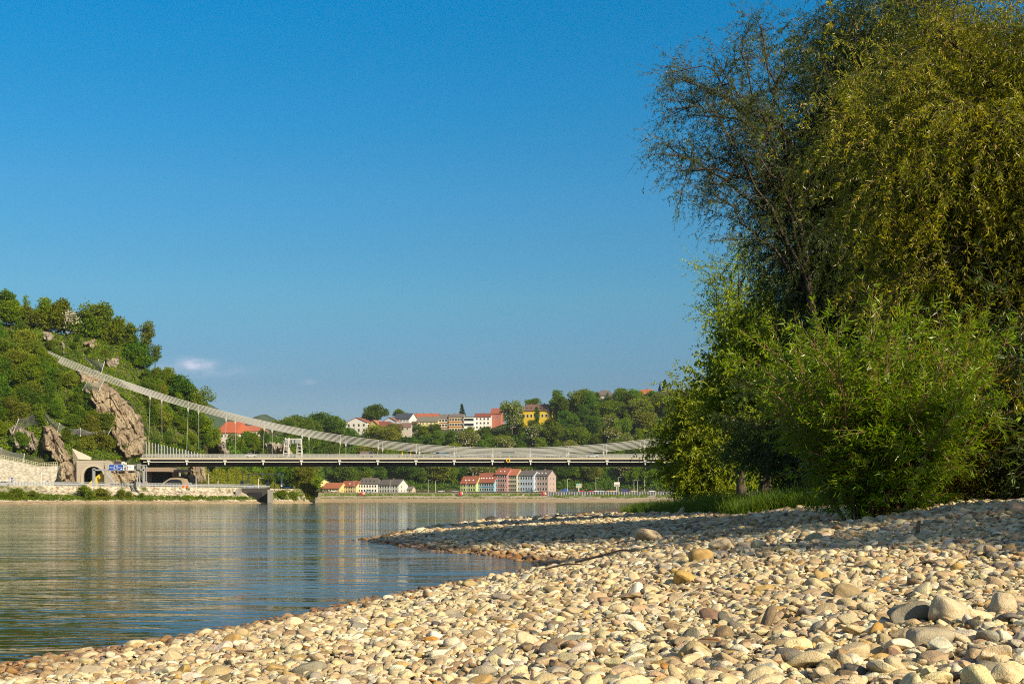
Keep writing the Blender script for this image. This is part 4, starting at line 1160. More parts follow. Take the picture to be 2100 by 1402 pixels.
far_trees = [
 ('round2', 768, 868, 1010, 829, 1.25, "big rounded tree rising over the roofs right of the white red roofed house"),
 ('conifer', 948, 856, 1010, 826, 1.2, "dark conifer rising behind the hilltop apartment roofs"),
 ('conifer', 1363, 812, 1000, 776, 1.1, "dark conifer on the skyline at the right end of the far hill"),
 ('conifer', 1352, 812, 1002, 788, 1.0, "smaller conifer beside the dark one on the right skyline"),
 ('round', 820, 858, 1020, 838, 1.6, "low rounded tree peeping over the roofs behind the dark navy roof"),
 ('bloom', 1050, 880, 950, 826, 1.05, "flowering chestnut tree just left of the yellow villa"),
 ('oval', 1101, 872, 940, 832, .55, "tree standing directly in front of the yellow villa"),
 ('round', 1092, 838, 1020, 816, 2.0, "rounded treetop showing behind the yellow villa's roof"),
 ('oval2', 1142, 852, 965, 798, 1.1, "tall tree right of the yellow villa, highest of its neighbours"),
 ('oval', 1155, 850, 960, 812, 1.1, "dark tree leaning on the tall tree right of the yellow villa"),
 ('round', 1190, 842, 970, 796, 1.3, "rounded skyline tree left of the grey hilltop roof"),
 ('oval2', 1212, 838, 968, 800, 1.1, "pointed skyline tree touching the grey hilltop roof"),
 ('round2', 1275, 830, 965, 796, 1.3, "rounded skyline tree between the grey roof and the orange gable"),
 ('round', 1300, 830, 960, 797, 1.1, "bright skyline tree just left of the orange roofed gable house"),
 ('oval', 1336, 830, 965, 800, 1.2, "skyline tree right of the orange roofed gable house"),
 ('round', 620, 902, 900, 850, 1.6, "large rounded tree at the left end of the far hilltop"),
 ('round2', 655, 900, 905, 847, 1.6, "second large tree at the left end of the far hilltop, darker"),
 ('oval', 690, 902, 915, 852, 1.5, "tree directly left of the white red roofed hilltop house"),
 ('broad', 590, 905, 870, 862, 1.6, "pale broad tree at the far left of the hilltop, beside the cable"),
 ('round2', 507, 930, 640, 884, .9, "dark tree in front of the big red roof's lower wing"),
 ('oval2', 522, 932, 630, 886, 1.0, "mid green tree right of the lawn under the big red roof"),
 ('round', 484, 938, 600, 896, 1.1, "leafy tree below the white wall of the big red roofed building"),
 ('round', 516, 932, 650, 889, .9, "bushy tree before the long orange red wing of the red roofed building"),
 ('oval', 540, 930, 655, 878, .9, "tree at the right end of the long orange red wing"),
 ('poplar', 893, 1008, 850, 988, 1.2, "small pointed tree right of the white row of houses on the quay"),
 ('round', 640, 1012, 500, 962, 1.0, "leafy tree at the end of the left bank beside the yellow houses"),
 ('broad', 622, 1012, 480, 958, .9, "olive tree at the end of the left bank under the bridge"),
 ('round2', 600, 1004, 520, 955, 1.0, "dark tree under the bridge behind the white portal frame"),
 ('oval', 575, 1000, 530, 955, 1.0, "tree under the bridge right of the white portal frame"),
 ('round', 550, 1000, 540, 958, 1.0, "tree under the bridge seen through the white portal frame"),
]
for k, px, yb, Y, top, wd, lab in far_trees: plant_px(k, px, yb, Y, top, lab, wide=wd)

# ---- scrub between the trees: leaves nobody could count
def scrub(name, label, region, n, seed, Yr, size, leafm, clump=7, skip_rock=True, r=.9):
    rg = np.random.default_rng(seed)
    xs = [p[0] for p in region]; ys = [p[1] for p in region]
    x = rg.uniform(min(xs), max(xs), n); y = rg.uniform(min(ys), max(ys), n)
    ok = in_poly(x, y, region)
    ok &= fbm(x / 22, y / 15, seed + 3) > -.42
    if skip_rock: ok &= ~on_rock(x, y, -3) | (fbm(x / 7, y / 7, seed + 9) > .34)
    x, y = x[ok], y[ok]
    Y = land_hit(x, y, *Yr); ok = ~np.isnan(Y); x, Y = x[ok], Y[ok]
    X = (x - 1050) / FPX * Y
    P = np.c_[X, Y, land_z(X, Y)]
    n = len(P); rr = rg.uniform(.5, 1.3, n) * r
    v = unit(rg.normal(size=(n, clump, 3))) * rg.random((n, clump, 1)) ** .4; v[..., 2] = np.abs(v[..., 2])
    Q = (P[:, None] + v * rr[:, None, None]).reshape(-1, 3)
    D = unit((v + rg.normal(0, .6, v.shape)).reshape(-1, 3))
    V, F = leaf_faces(Q, D, size * rg.uniform(.6, 1.4, len(Q)), size * .8, rg, .2)
    tag(link_mesh(name, build_mesh(name, V, [F], leafm)), label, "undergrowth", kind='stuff')
scrub("undergrowth", "dense green scrub covering the steep hill between its trees and rocks", [(-80,640),(60,655),(130,686),(200,690),(250,708),(330,780),(400,850),(470,915),(470,990),(300,942),(250,955),(215,945),(160,940),(110,950),(60,935),(-80,905)], 15000, 71, (330, 520), .55, far_leaf)
scrub("undergrowth", "green scrub filling the wooded slope beyond the river under its trees", [(x, y + 3) for x, y in WOOD], 22000, 73, (430, 1040), 1.15, deep_leaf, r=2.4, skip_rock=False)

# ================================================================ THE SUSPENSION BRIDGE
concrete_m = plain("pale_concrete", (.44, .39, .31), .85, var=.14, scale=.7)
grey_conc_m = plain("grey_concrete", (.27, .25, .22), .85, var=.2, scale=.6)
steel_dark_m = plain("dark_girder_paint", (.028, .027, .030), .5)
white_steel_m = plain("white_steel_paint", (.62, .60, .56), .45, var=.08)
grey_steel_m = plain("galvanised_steel", (.34, .35, .36), .5, .2, var=.12)
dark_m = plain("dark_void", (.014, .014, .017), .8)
cable_m = plain("cable_grey", (.46, .45, .42), .5, .1, var=.08)
rail_m = plain("railing_paint", (.42, .42, .40), .5, var=.08)
asphalt_m = plain("asphalt", (.055, .055, .055), .9)
yellow_m = plain("yellow_paint", (.75, .46, .02), .5)
orange_m = plain("orange_paint", (.70, .12, .02), .5)
blue_m = plain("sign_blue", (.01, .07, .36), .4, var=.05)
white_m = plain("sign_white", (.80, .80, .78), .5, var=.05)
M = Mat("clear_panel")
tr = M.node('ShaderNodeBsdfTransparent'); tr.inputs[0].default_value = (.82, .88, .88, 1)
gl = M.node('ShaderNodeBsdfGlossy'); gl.inputs['Roughness'].default_value = .05
mx = M.node('ShaderNodeMixShader'); mx.inputs[0].default_value = .10
M.l.new(tr.outputs[0], mx.inputs[1]); M.l.new(gl.outputs[0], mx.inputs[2]); M.l.new(mx.outputs[0], M.out.inputs['Surface'])
clear_m = M.m

YN, YF = 422.0, 436.0
SB = YN / FPX
def bx(px): return (px - 1050) / FPX * YN
def bz(py): return EYE + (HORIZON - py) / FPX * YN
XL, XR = bx(266), 150.0
bridge = empty("suspension_bridge", (XL, YN, bz(944)))
tag(bridge, "long suspension bridge with pale deck edge and grey cables anchored in the rocky hill", "bridge")
bo = np.array(bridge.location)
def bpart(mb, name, m, parent=None, smooth=False):
    for k in range(len(mb.V)): mb.V[k] = mb.V[k] - bo
    return mb.build(name, m, parent or bridge, smooth)
XM = (XL + XR) / 2; LEN = XR - XL
bpart(MB().box((XM, 429, (bz(942.4) + bz(938)) / 2), (LEN, 18.6, (942.4 - 938) * SB)), "deck", concrete_m)
bpart(MB().box((XM, 429, bz(938) + .06), (LEN, 16.5, .1)), "roadway", asphalt_m)
g = MB()
for i, sgn in ((0, 1),):
    zt, zb = bz(942.4) - .003, bz(954.3)
    P = np.array([[XL + 2, 420.6, zt], [XR, 420.6, zt], [XR, 422.3, zb], [XL + 2, 422.3, zb], [XL + 2, 437.4, zt], [XR, 437.4, zt], [XR, 435.7, zb], [XL + 2, 435.7, zb]])
    g.add(P, [[0, 3, 2, 1], [4, 5, 6, 7], [2, 3, 7, 6], [0, 1, 5, 4], [1, 2, 6, 5], [3, 0, 4, 7]])
bpart(g, "girder", steel_dark_m)
bpart(MB().tube([(XL + 5, 420.35, bz(947.2)), (XR, 420.35, bz(947.2))], .17, 8), "service_pipe", white_steel_m)
rl = MB()
for yy in (419.85, 438.1):
    zb = bz(938)
    for x in np.arange(XL + .4, XR, 1.5): rl.box((x, yy, zb + .56), (.12, .12, 1.12))
    rl.box((XM, yy, zb + 1.10), (LEN, .12, .10)); rl.box((XM, yy, zb + .62), (LEN, .05, .34)); rl.box((XM, yy, zb + .22), (LEN, .05, .08))
bpart(rl, "railing", rail_m)
X0 = bx(1045); A_C = 2.18e-4 / SB; ZC = bz(917.5)
def cz(x): return ZC + A_C * (x - X0) ** 2
xc = np.linspace(bx(56), 158, 90)
NS = 6
def drop(k, x): return .12 + .41 * k
for yy in (YN, YF):
    cb = MB()
    for k in range(NS): cb.tube(np.c_[xc, xc * 0 + yy, cz(xc) - drop(k, xc)], .10, 5, caps=False)
    bpart(cb, "main_cable", cable_m)
for row, (yy, p0, dp, deckY) in enumerate(((YN, 308, 78.0, 420.6), (YF, 308, 78.0, 437.4))):
    for k in range(-2, 20):
        x = bx(p0 + dp * k)
        if x > 150: continue
        zt = cz(x) - .12 - .41 * (NS - 1)
        zd = bz(938) if k >= 0 else float(land_z(x, yy)) - 1
        if k < 0: continue
        hb = MB().tube([(x - .25, deckY, zd), (x, yy, zt - .5)], .05, 6)
        hg = bpart(hb, "hanger", cable_m)
        w = MB(); zz = zt - .05
        w.add([(x - .36, yy - .12, zz), (x + .36, yy - .12, zz), (x + .12, yy - .12, zz - 1.1), (x - .12, yy - .12, zz - 1.1), (x - .36, yy + .12, zz), (x + .36, yy + .12, zz), (x + .12, yy + .12, zz - 1.1), (x - .12, yy + .12, zz - 1.1)],
              [[0, 3, 2, 1], [4, 5, 6, 7], [0, 1, 5, 4], [1, 2, 6, 5], [2, 3, 7, 6], [3, 0, 4, 7]])
        w.box((x, yy, zt + 1.0), (.13, .26, 2.15))
        bpart(w, "socket", cable_m, hg)
        if row == 0:
            cbm = MB().box((x, 420.2, bz(945.2)), (1.0, .5, 4.0 * SB)).box((x, 420.2, bz(950)), (.34, .4, 6.2 * SB)).box((x, 419.9, bz(940)), (.26, .3, 4.4 * SB))
            bpart(cbm, "anchor_bracket", white_steel_m)
an = MB()
for yy in (YN, YF): an.box((bx(52), yy, cz(bx(52)) - 1.3), (2.4, 2.4, 2.0), tilt=Matrix.Rotation(R(-21), 4, 'Y'))
bpart(an, "cable_anchor", concrete_m)

# noise barrier of tall posts and clear panels at the hill end of the deck
nb = empty("noise_barrier", (bx(255), 423.4, bz(938)))
tag(nb, "clear noise barrier on white posts stepping down along the deck's left end", "noise barrier")
nbo = np.array(nb.location)
for k in range(27):
    pxk = 254 + 6.2 * k
    h = (932 - (894 + (pxk - 254) * .222)) * SB + .9
    zb0 = bz(938) + (0 if pxk > 270 else 1.2)
    x = bx(pxk)
    MB().box(np.array((x, 423.4, zb0 + h / 2)) - nbo, (.12, .16, h)).build("post", white_steel_m, nb)
    if k < 26:
        MB().box(np.array((x + .5, 423.45, zb0 + h / 2 - .15)) - nbo, (.86, .04, h - .5)).build("panel", clear_m, nb)

# steel sign gantry standing on the bridge
gt = empty("lattice_gantry", (bx(589), 434, bz(938)))
tag(gt, "grey lattice sign gantry with A shaped legs standing on the bridge deck under the cable", "gantry")
go = np.array(gt.location)
def lattice_leg(pxa, pxb, pxta, pxtb, ytop):
    mb = MB()
    for dy in (-1.1, 1.1):
        a0 = np.array((bx(pxa), 434 + dy, bz(937))); a1 = np.array((bx(pxta), 434 + dy * .6, bz(ytop)))
        b0 = np.array((bx(pxb), 434 + dy, bz(937))); b1 = np.array((bx(pxtb), 434 + dy * .6, bz(ytop)))
        mb.bar(a0 - go, a1 - go, .20); mb.bar(b0 - go, b1 - go, .20)
        for t in np.linspace(.08, .95, 6):
            mb.bar(a0 * (1 - t) + a1 * t - go, b0 * (1 - t) + b1 * t - go, .13)
    return mb
lattice_leg(568, 580, 572.5, 580, 894).build("leg", white_steel_m, gt)
lattice_leg(597, 608, 598, 605, 895).build("leg", white_steel_m, gt)
bm = MB()
for zz in (896, 906):
    for dy in (-.6, .6): bm.bar(np.array((bx(571), 434 + dy, bz(zz))) - go, np.array((bx(606), 434 + dy, bz(zz))) - go, .2)
for t in np.arange(572, 605, 3.2):
    bm.bar(np.array((bx(t), 433.4, bz(896))) - go, np.array((bx(t + 3.2), 433.4, bz(906))) - go, .12)
bm.build("beam", white_steel_m, gt)
for a, b in ((573, 579.5), (586.5, 591), (594, 604)):
    MB().box(np.array((bx((a + b) / 2), 433.0, bz(901))) - go, ((b - a) * SB, .3, 9 * SB)).build("sign_box", grey_steel_m, gt)

def simple_thing(mb, name, m, label, cat, group=None, smooth=False):
    o = mb.build(name, m, None, smooth); c = np.array([v.co[:] for v in o.data.vertices])
    off = np.array([c[:, 0].mean(), c[:, 1].mean(), c[:, 2].min()])
    o.data.transform(Matrix.Translation(Vector(-off))); o.location = off
    return tag(o, label, cat, group)
for pxm, lab in ((817, "tall yellow marker board on the bridge, left of the thin mast"), (835, "tall yellow marker board on the bridge, right of the thin mast")):
    simple_thing(MB().box((bx(pxm), 436.8, bz(925)), (.36, .12, 12.5 * SB)).box((bx(pxm), 436.9, bz(934.5)), (.10, .10, 7 * SB)), "marker_board", yellow_m, lab, "marker board")
simple_thing(MB().tube([(bx(829), 436.9, bz(938)), (bx(829), 436.9, bz(920))], [.09, .06], 6), "mast", grey_steel_m, "thin grey mast between the two yellow marker boards", "mast")
dm = MB(); cxx, czz, rr = bx(1042), bz(944.4), .72
for dx in (-.16, .16): dm.add([(cxx + dx - rr * .8, 419.5, czz), (cxx + dx, 419.5, czz - rr), (cxx + dx + rr * .8, 419.5, czz), (cxx + dx, 419.5, czz + rr), (cxx + dx - rr * .8, 419.62 + abs(dx), czz), (cxx + dx, 419.62, czz - rr), (cxx + dx + rr * .8, 419.62, czz), (cxx + dx, 419.62, czz + rr)], [[0, 1, 2, 3], [7, 6, 5, 4], [0, 4, 5, 1], [1, 5, 6, 2], [2, 6, 7, 3], [3, 7, 4, 0]])
simple_thing(dm, "river_sign", yellow_m, "yellow diamond river sign fixed to the middle of the bridge edge", "sign")

# ---------------------------------------------------------------- cars
M = Mat("car_paint"); oi = M.node('ShaderNodeObjectInfo'); car_m = M.set(oi.outputs['Color'], .25, .5)
M.p.inputs['Coat Weight'].default_value = .5
glass_m = plain("dark_window_glass", (.02, .025, .03), .08, var=.05, spec=.6)
tyre_m = plain("tyre_rubber", (.02, .02, .02), .9)
def prism(mb, prof, w, m=0, inset=0.0):
    """side profile (x,z) extruded across the width, the top drawn in by inset"""
    n = len(prof); zs = [p[1] for p in prof]; z0, z1 = min(zs), max(zs)
    A = [(x, -w / 2 + inset * (z - z0) / (z1 - z0 + 1e-6), z) for x, z in prof]; B = [(x, w / 2 - inset * (z - z0) / (z1 - z0 + 1e-6), z) for x, z in prof]
    mb.add(A + B, [[i, (i + 1) % n, n + (i + 1) % n, n + i][::-1] for i in range(n)])
    mb.F.append(np.array([list(range(n))]) + mb.n - 2 * n); mb.M.append(np.full(1, m))
    mb.F.append(np.array([list(range(2 * n - 1, n - 1, -1))]) + mb.n - 2 * n); mb.M.append(np.full(1, m))
    return mb
def car_meshes(kind):
    if kind == 'car':
        body = [(-2.1, .35), (-2.15, .8), (-1.5, .95), (1.3, .98), (2.0, .85), (2.12, .5), (2.0, .32)]
        cab = [(-1.55, .96), (-1.0, 1.43), (.35, 1.46), (1.15, .97)]
    else:
        body = [(-2.4, .35), (-2.45, 1.2), (-2.3, 2.05), (1.4, 2.05), (1.6, 1.98), (2.15, 1.15), (2.45, .95), (2.5, .4)]
        cab = [(.75, 1.2), (.75, 1.85), (1.58, 1.85), (2.02, 1.2)]
    b = prism(MB(), body, 1.78, inset=.08).mesh("body", [car_m])
    c = prism(MB(), cab, 1.66 if kind == 'car' else 1.84, inset=.16 if kind == 'car' else .02).mesh("windows", [glass_m])
    rf = MB().box((-.33, 0, 1.475), (1.25, 1.28, .05)).mesh("roof", [car_m]) if kind == 'car' else None
    return b, c, rf
CARM = {k: car_meshes(k) for k in ('car', 'van')}
wheel_me = MB().lathe([(0, -.1), (.31, -.1), (.33, -.06), (.33, .06), (.31, .1), (0, .1)], (0, 0, 0), 14).mesh("wheel", [tyre_m])
def car(kind, loc, rz, col, label, group=None):
    b, c, rf = CARM[kind]
    r = empty("parked_van" if kind == 'van' else "car", loc, rz); tag(r, label, "van" if kind == 'van' else "car", group)
    o = link_mesh("body", b, r); o.color = (*col, 1)
    link_mesh("windows", c, r)
    if rf: o = link_mesh("roof", rf, r); o.color = (*col, 1)
    for x in (-1.32, 1.32):
        for y in (-.82, .82):
            w = link_mesh("wheel", wheel_me, r); w.location = (x, y, .33); w.rotation_euler = (R(90), 0, 0)
    return r
zroad = bz(938) + .115
for kind, px, y, rz, col, lab in [
    ('car', 388, 424.5, 0, (.16, .25, .34), "blue grey car driving on the bridge behind the noise barrier's low end"),
    ('car', 512, 424.5, 0, (.55, .56, .56), "silver car driving on the bridge left of the lattice gantry"),
    ('van', 752, 424.5, 0, (.17, .12, .11), "dark brown van driving on the bridge under the falling cable"),
    ('van', 905, 424.5, math.pi, (.25, .33, .36), "grey blue van driving on the bridge where the cable nears the deck"),
    ('car', 927, 432.5, math.pi, (.20, .24, .27), "slate grey car just ahead of the grey blue van"),
    ('van', 1044, 424.5, 0, (.06, .13, .11), "dark green van on the bridge above the yellow diamond sign"),
    ('car', 1216, 424.5, 0, (.52, .57, .58), "pale car driving on the right half of the bridge")]:
    car(kind, (bx(px), y, zroad), rz, col, lab)

# ================================================================ HOUSES
win_m = [plain("window_frame_white", (.62, .60, .55), .6), glass_m]
wm = MB().box((0, -.04, 0), (1, .10, 1), m=0).box((0, -.10, 0.0), (.80, .03, .84), m=1)
win_mesh = wm.mesh("window", win_m)
wm = MB().box((0, -.02, 0), (1, .08, 1), m=1)
shop_mesh = wm.mesh("window", win_m)
def house(name, label, px0, px1, yb, ye, yr, Y, th, wall, roof, cat="house", ridge='along', depth=10.0, rows=2, cols=5, over=.45, sink=0.0, gable_win=0, win=(1.0, 1.5), chim=1, dark_ground=False, hip=0.0, dormers=0, skyl=0, group=None, wall_m=None, roof_m=None, bands=()):
    """front spans photo columns px0..px1 at distance Y; yb/ye/yr: rows of the foot, the eaves and the ridge; th turns the front"""
    k = Y / FPX
    th = R(th)
    Wd = (px1 - px0) * k / math.cos(th)
    zb = EYE + (HORIZON - yb) * k; H = (yb - ye) * k; HR = (yr is not None) and (ye - yr) * k or 0
    cx = ((px0 + px1) / 2 - 1050) * k
    root = empty(name, (cx, Y, zb), th * -1)           # front normal turned towards the left for positive th
    tag(root, label, cat, group)
    w, d = Wd / 2, depth
    mb = MB()
    mb.box((0, d / 2, (H - sink) / 2), (Wd, d, H + sink))
    if not hip:
        if ridge == 'along':
            for s in (-1, 1): mb.add([(s * w, 0, H), (s * w, d, H), (s * w, d / 2, H + HR - .12)], [[0, 1, 2]] if s > 0 else [[0, 2, 1]])
        else:
            for y in (0, d): mb.add([(-w, y, H), (w, y, H), (0, y, H + HR - .12)], [[0, 1, 2]] if y == 0 else [[0, 2, 1]])
    wmat = wall_m or plain("plaster_%02d%02d%02d" % tuple(int(c * 99) for c in wall), wall, .9, var=.07, scale=.5)
    mb.build("wall", wmat, root)
    rmat = roof_m or plain("roof_%02d%02d%02d" % tuple(int(c * 99) for c in roof), roof, .85, var=.22, scale=1.1)
    rb = MB(); t = .22
    def slab(P):
        P = np.array(P, float); n = np.cross(P[1] - P[0], P[2] - P[0]); n /= np.linalg.norm(n)
        q = P + n * t; m = len(P)
        rb.add(np.concatenate([P, q]), [list(range(m))[::-1]] if m == 4 else [[2, 1, 0]]); base = rb.n - 2 * m
        rb.F.append(np.array([list(range(m, 2 * m))]) + base); rb.M.append(np.zeros(1))
        for i in range(m):
            j = (i + 1) % m; rb.F.append(np.array([[i, j, m + j, m + i]]) + base); rb.M.append(np.zeros(1))
    o = over
    if HR:
        if hip:
            hx = w * hip
            slab([(-w - o, -o, H), (w + o, -o, H), (w - hx, d / 2, H + HR), (-w + hx, d / 2, H + HR)])
            slab([(w + o, d + o, H), (-w - o, d + o, H), (-w + hx, d / 2, H + HR), (w - hx, d / 2, H + HR)])
            slab([(w + o, -o, H), (w + o, d + o, H), (w - hx, d / 2, H + HR)]); slab([(-w - o, d + o, H), (-w - o, -o, H), (-w + hx, d / 2, H + HR)])
        elif ridge == 'along':
            e = o * 2 * HR / d
            slab([(-w - o, -o, H - e), (w + o, -o, H - e), (w + o, d / 2, H + HR), (-w - o, d / 2, H + HR)])
            slab([(w + o, d + o, H - e), (-w - o, d + o, H - e), (-w - o, d / 2, H + HR), (w + o, d / 2, H + HR)])
        else:
            e = o * HR / w
            slab([(w + o, -o, H - e), (w + o, d + o, H - e), (0, d + o, H + HR), (0, -o, H + HR)])
            slab([(-w - o, d + o, H - e), (-w - o, -o, H - e), (0, -o, H + HR), (0, d + o, H + HR)])
    else:
        rb.box((0, d / 2, H + .15), (Wd + .6, d + .6, .3))
    rf = rb.build("roof", rmat, root)
    for c in range(chim):
        x = (-.5 + (c + .5) / max(chim, 1)) * Wd * .7
        MB().box((x, d * .5 + .4, H + HR + .1), (.8, .8, 1.7)).build("chimney", plain("chimney_brick", (.22, .12, .09), .9), rf)
    for c in range(dormers):
        x = (-.5 + (c + .5) / dormers) * Wd * .8
        zz = H + HR * .38; yy = d * .5 * .38
        MB().box((x, yy - .1, zz + .35), (1.1, 1.5, .8), m=0).box((x, yy - .87, zz + .35), (.7, .05, .5), m=1).build("dormer", [rmat, glass_m], rf)
    for c in range(skyl):
        x = (-.5 + (c + .5) / skyl) * Wd * .75 + .3 * math.sin(c * 5); zz = H + HR * .4; yy = d * .5 * .4
        a = math.atan2(HR, d / 2)
        MB().box((x, yy - .12, zz + t + .12), (.8, 1.1, .08), tilt=Matrix.Rotation(a, 4, 'X')).build("skylight", white_m, rf)
    if cols:
        fh = H / rows
        for r in range(rows):
            for c in range(cols):
                x = (-.5 + (c + .5) / cols) * Wd * .93
                o_ = link_mesh("window", win_mesh, root)
                o_.scale = (win[0], 1, min(win[1], fh * .62)); o_.location = (x, -.02, fh * (r + .52))
    for r in range(gable_win):
        for sgn in (1,):
            o_ = link_mesh("window", win_mesh, root); o_.rotation_euler = (0, 0, R(90)); o_.scale = (win[0], 1, min(win[1], 1.5))
            o_.location = (w + .02, d * (.3 + .35 * (r % 2)), H * ((r // 2) + .5) / max(1, (gable_win + 1) // 2))
    for z, h_, c_ in bands:
        MB().box((0, -.05, H * z), (Wd + .02, .12, h_)).build("cornice", plain("plaster_%02d%02d%02d" % tuple(int(c * 99) for c in c_), c_, .9, var=.07), root)
    return root

RED, DRED, BRN, GRY, DGR = (.27, .088, .055), (.19, .062, .048), (.155, .09, .07), (.115, .10, .095), (.07, .068, .075)
TH = 24
# the coloured row on the quay
house("row_house", "light green two storey row house, leftmost of the coloured row", 944, 976.5, 1008, 991, 976, 852, TH, (.42, .50, .21), RED, rows=2, cols=6, win=(1.0, 1.6), skyl=3, chim=0, depth=11)
house("row_house", "sky blue two storey row house right of the light green one", 977.5, 1013.5, 1008, 988.5, 969.5, 851, TH, (.25, .40, .50), RED, rows=2, cols=7, win=(1.1, 1.9), skyl=5, chim=1, depth=12, bands=[(.5, .35, (.10, .22, .38))])
house("row_house", "tall pink red four storey house in the middle of the coloured row", 1016, 1040.5, 1008, 972, 959.5, 850, TH, (.44, .22, .21), RED, rows=4, cols=5, win=(1.1, 1.8), skyl=2, chim=1, depth=12, bands=[(.28, .4, (.40, .12, .12)), (.52, .3, (.55, .35, .33))])
house("row_house", "narrow grey beige house with orange roof between the pink and blue houses", 1041.5, 1059.5, 1008, 974, 961, 849, TH, (.40, .38, .27), (.34, .125, .07), rows=4, cols=4, win=(1.2, 1.9), chim=0, depth=12, bands=[(.27, .4, (.25, .25, .18))])
house("row_house", "pale blue three storey house with dark roof in the coloured row", 1060.5, 1094, 1008, 974.5, 964, 848, TH, (.38, .45, .55), GRY, rows=3, cols=6, win=(1.0, 1.8), chim=2, depth=12)
house("row_house", "mauve grey three storey house with pale gable, rightmost of the coloured row", 1095, 1124, 1008, 975, 963.5, 847, TH, (.38, .29, .27), GRY, rows=3, cols=5, win=(1.0, 1.9), chim=1, skyl=3, depth=14, gable_win=6)
# the white and yellow row farther left
house("quay_house", "yellow house with tall lit gable at the left end of the quay row", 646, 652, 1010, 990, 982.5, 858, 40, (.62, .50, .22), GRY, rows=2, cols=1, chim=0, depth=12)
house("quay_house", "low yellow house with bright orange red roof, second on the quay row", 660.5, 697, 1010, 1000.5, 989.5, 850, TH, (.58, .44, .18), (.34, .125, .07), rows=1, cols=5, chim=0, depth=11, gable_win=1)
house("quay_house", "yellow two storey house with red roof left of the long white house", 697, 731, 1010, 996.5, 986, 852, TH, (.60, .47, .22), RED, rows=2, cols=6, win=(.9, 1.3), chim=0, depth=11, skyl=1)
house("quay_house", "long white house with big grey hipped roof and small dormers on the quay", 732, 775, 1010, 992, 979.5, 852, 12, (.72, .70, .66), GRY, rows=2, cols=7, win=(1.1, 1.7), chim=1, dormers=4, depth=14, hip=.30)
house("quay_house", "long pale grey blue house with dark roof and cream gable, right of the white house", 775.5, 818, 1010, 994, 982.5, 848, TH, (.48, .50, .48), (.10, .09, .085), rows=2, cols=7, win=(.9, 1.5), chim=1, depth=13, gable_win=3)
house("outbuilding", "small pale outbuilding right of the cream gable on the quay", 828, 845, 1010, 1003, 997, 855, 20, (.45, .38, .30), (.16, .14, .13), cat="outbuilding", rows=1, cols=2, chim=0, depth=6)
# on the hilltop
YH = 985
house("hill_house", "white hilltop villa with red roof, leftmost on the far hilltop", 708, 754, 887, 866.5, 856, YH, 18, (.72, .68, .60), RED, rows=2, cols=4, win=(1.6, 2.2), chim=1, depth=13, sink=6, ridge='across', gable_win=2)
house("hill_house", "grey roofed house peeping out behind the white hilltop villa", 739, 768, 874, 861, 851.5, 1008, 10, (.55, .50, .45), (.17, .12, .11), rows=1, cols=3, chim=2, depth=12, sink=6)
house("hill_house", "small yellow house with orange roof right of the white hilltop villa", 756, 775, 880, 870, 861, 980, 25, (.62, .48, .16), (.35, .14, .08), rows=1, cols=2, chim=0, depth=9, sink=6, ridge='across')
house("hill_house", "house under a long dark red roof in the middle of the hilltop cluster", 769, 797, 884, 874, 863.5, 978, 10, (.55, .46, .36), DRED, rows=1, cols=3, chim=1, depth=11, sink=6)
house("hill_house", "pale blue white gabled house with brown red roof on the hilltop", 784, 814, 874, 864, 855.5, 1000, 22, (.58, .62, .66), (.26, .12, .085), rows=1, cols=3, chim=1, depth=12, sink=6, ridge='across')
house("hill_house", "house with dark navy roof and tall grey gable on the hilltop", 806, 840, 872, 858.5, 846.5, 1003, 22, (.58, .57, .55), (.05, .06, .085), rows=2, cols=5, chim=1, depth=14, sink=6)
house("hill_house", "long bright red roofed house highest in the middle of the hilltop row", 833, 898, 870, 858, 847, 1014, 8, (.60, .48, .36), (.33, .105, .06), rows=1, cols=6, chim=3, depth=12, sink=6)
house("hill_house", "low house with long brown roof in front of the hilltop cluster", 800, 842, 883, 875.5, 866.5, 966, 6, (.45, .40, .36), (.17, .10, .085), rows=1, cols=4, chim=0, depth=10, sink=5)
house("hill_house", "small white and yellow annex between the brown and grey roofs", 843, 856, 886, 868, 863, 974, 12, (.62, .57, .42), BRN, rows=2, cols=2, chim=0, depth=9, sink=6)
house("hill_house", "cream yellow house under a wide grey roof left of the apartment row", 854, 898, 882, 864, 853.5, 982, 10, (.62, .54, .28), (.15, .145, .12), rows=2, cols=5, chim=2, depth=12, sink=6)
house("apartment_house", "cream apartment house with brown balconies, left end of the apartment row", 899, 919, 886, 857.5, 849, 985, 6, (.58, .50, .36), (.15, .13, .115), cat="apartment house", rows=3, cols=3, win=(2.3, 1.6), chim=1, depth=12, sink=6, bands=[(.33, .9, (.20, .10, .06)), (.66, .9, (.20, .10, .06))])
house("apartment_house", "orange yellow apartment house with balconies in the middle of the apartment row", 920, 950, 886, 855, 848, 983, 6, (.56, .39, .19), (.14, .125, .115), cat="apartment house", rows=3, cols=5, win=(2.0, 1.6), chim=2, depth=12, sink=6, bands=[(.35, .8, (.28, .12, .05)), (.68, .8, (.28, .12, .05))])
house("apartment_house", "white house with wide dark glass front in the apartment row", 951, 972, 886, 855, None, 981, 6, (.70, .68, .66), GRY, cat="apartment house", rows=3, cols=2, win=(4.6, 2.2), chim=0, depth=11, sink=6)
house("apartment_house", "white house with dark red roof, right end of the apartment row", 973, 1006, 880, 854.5, 846.5, 984, 6, (.70, .66, .64), DRED, cat="apartment house", rows=3, cols=4, win=(1.5, 1.7), chim=1, depth=12, sink=6)
house("hill_house", "red roofed house stepping up right of the apartment row", 1006, 1027, 864, 848, 836, 990, 14, (.38, .14, .10), RED, rows=1, cols=2, chim=0, depth=11, sink=8)
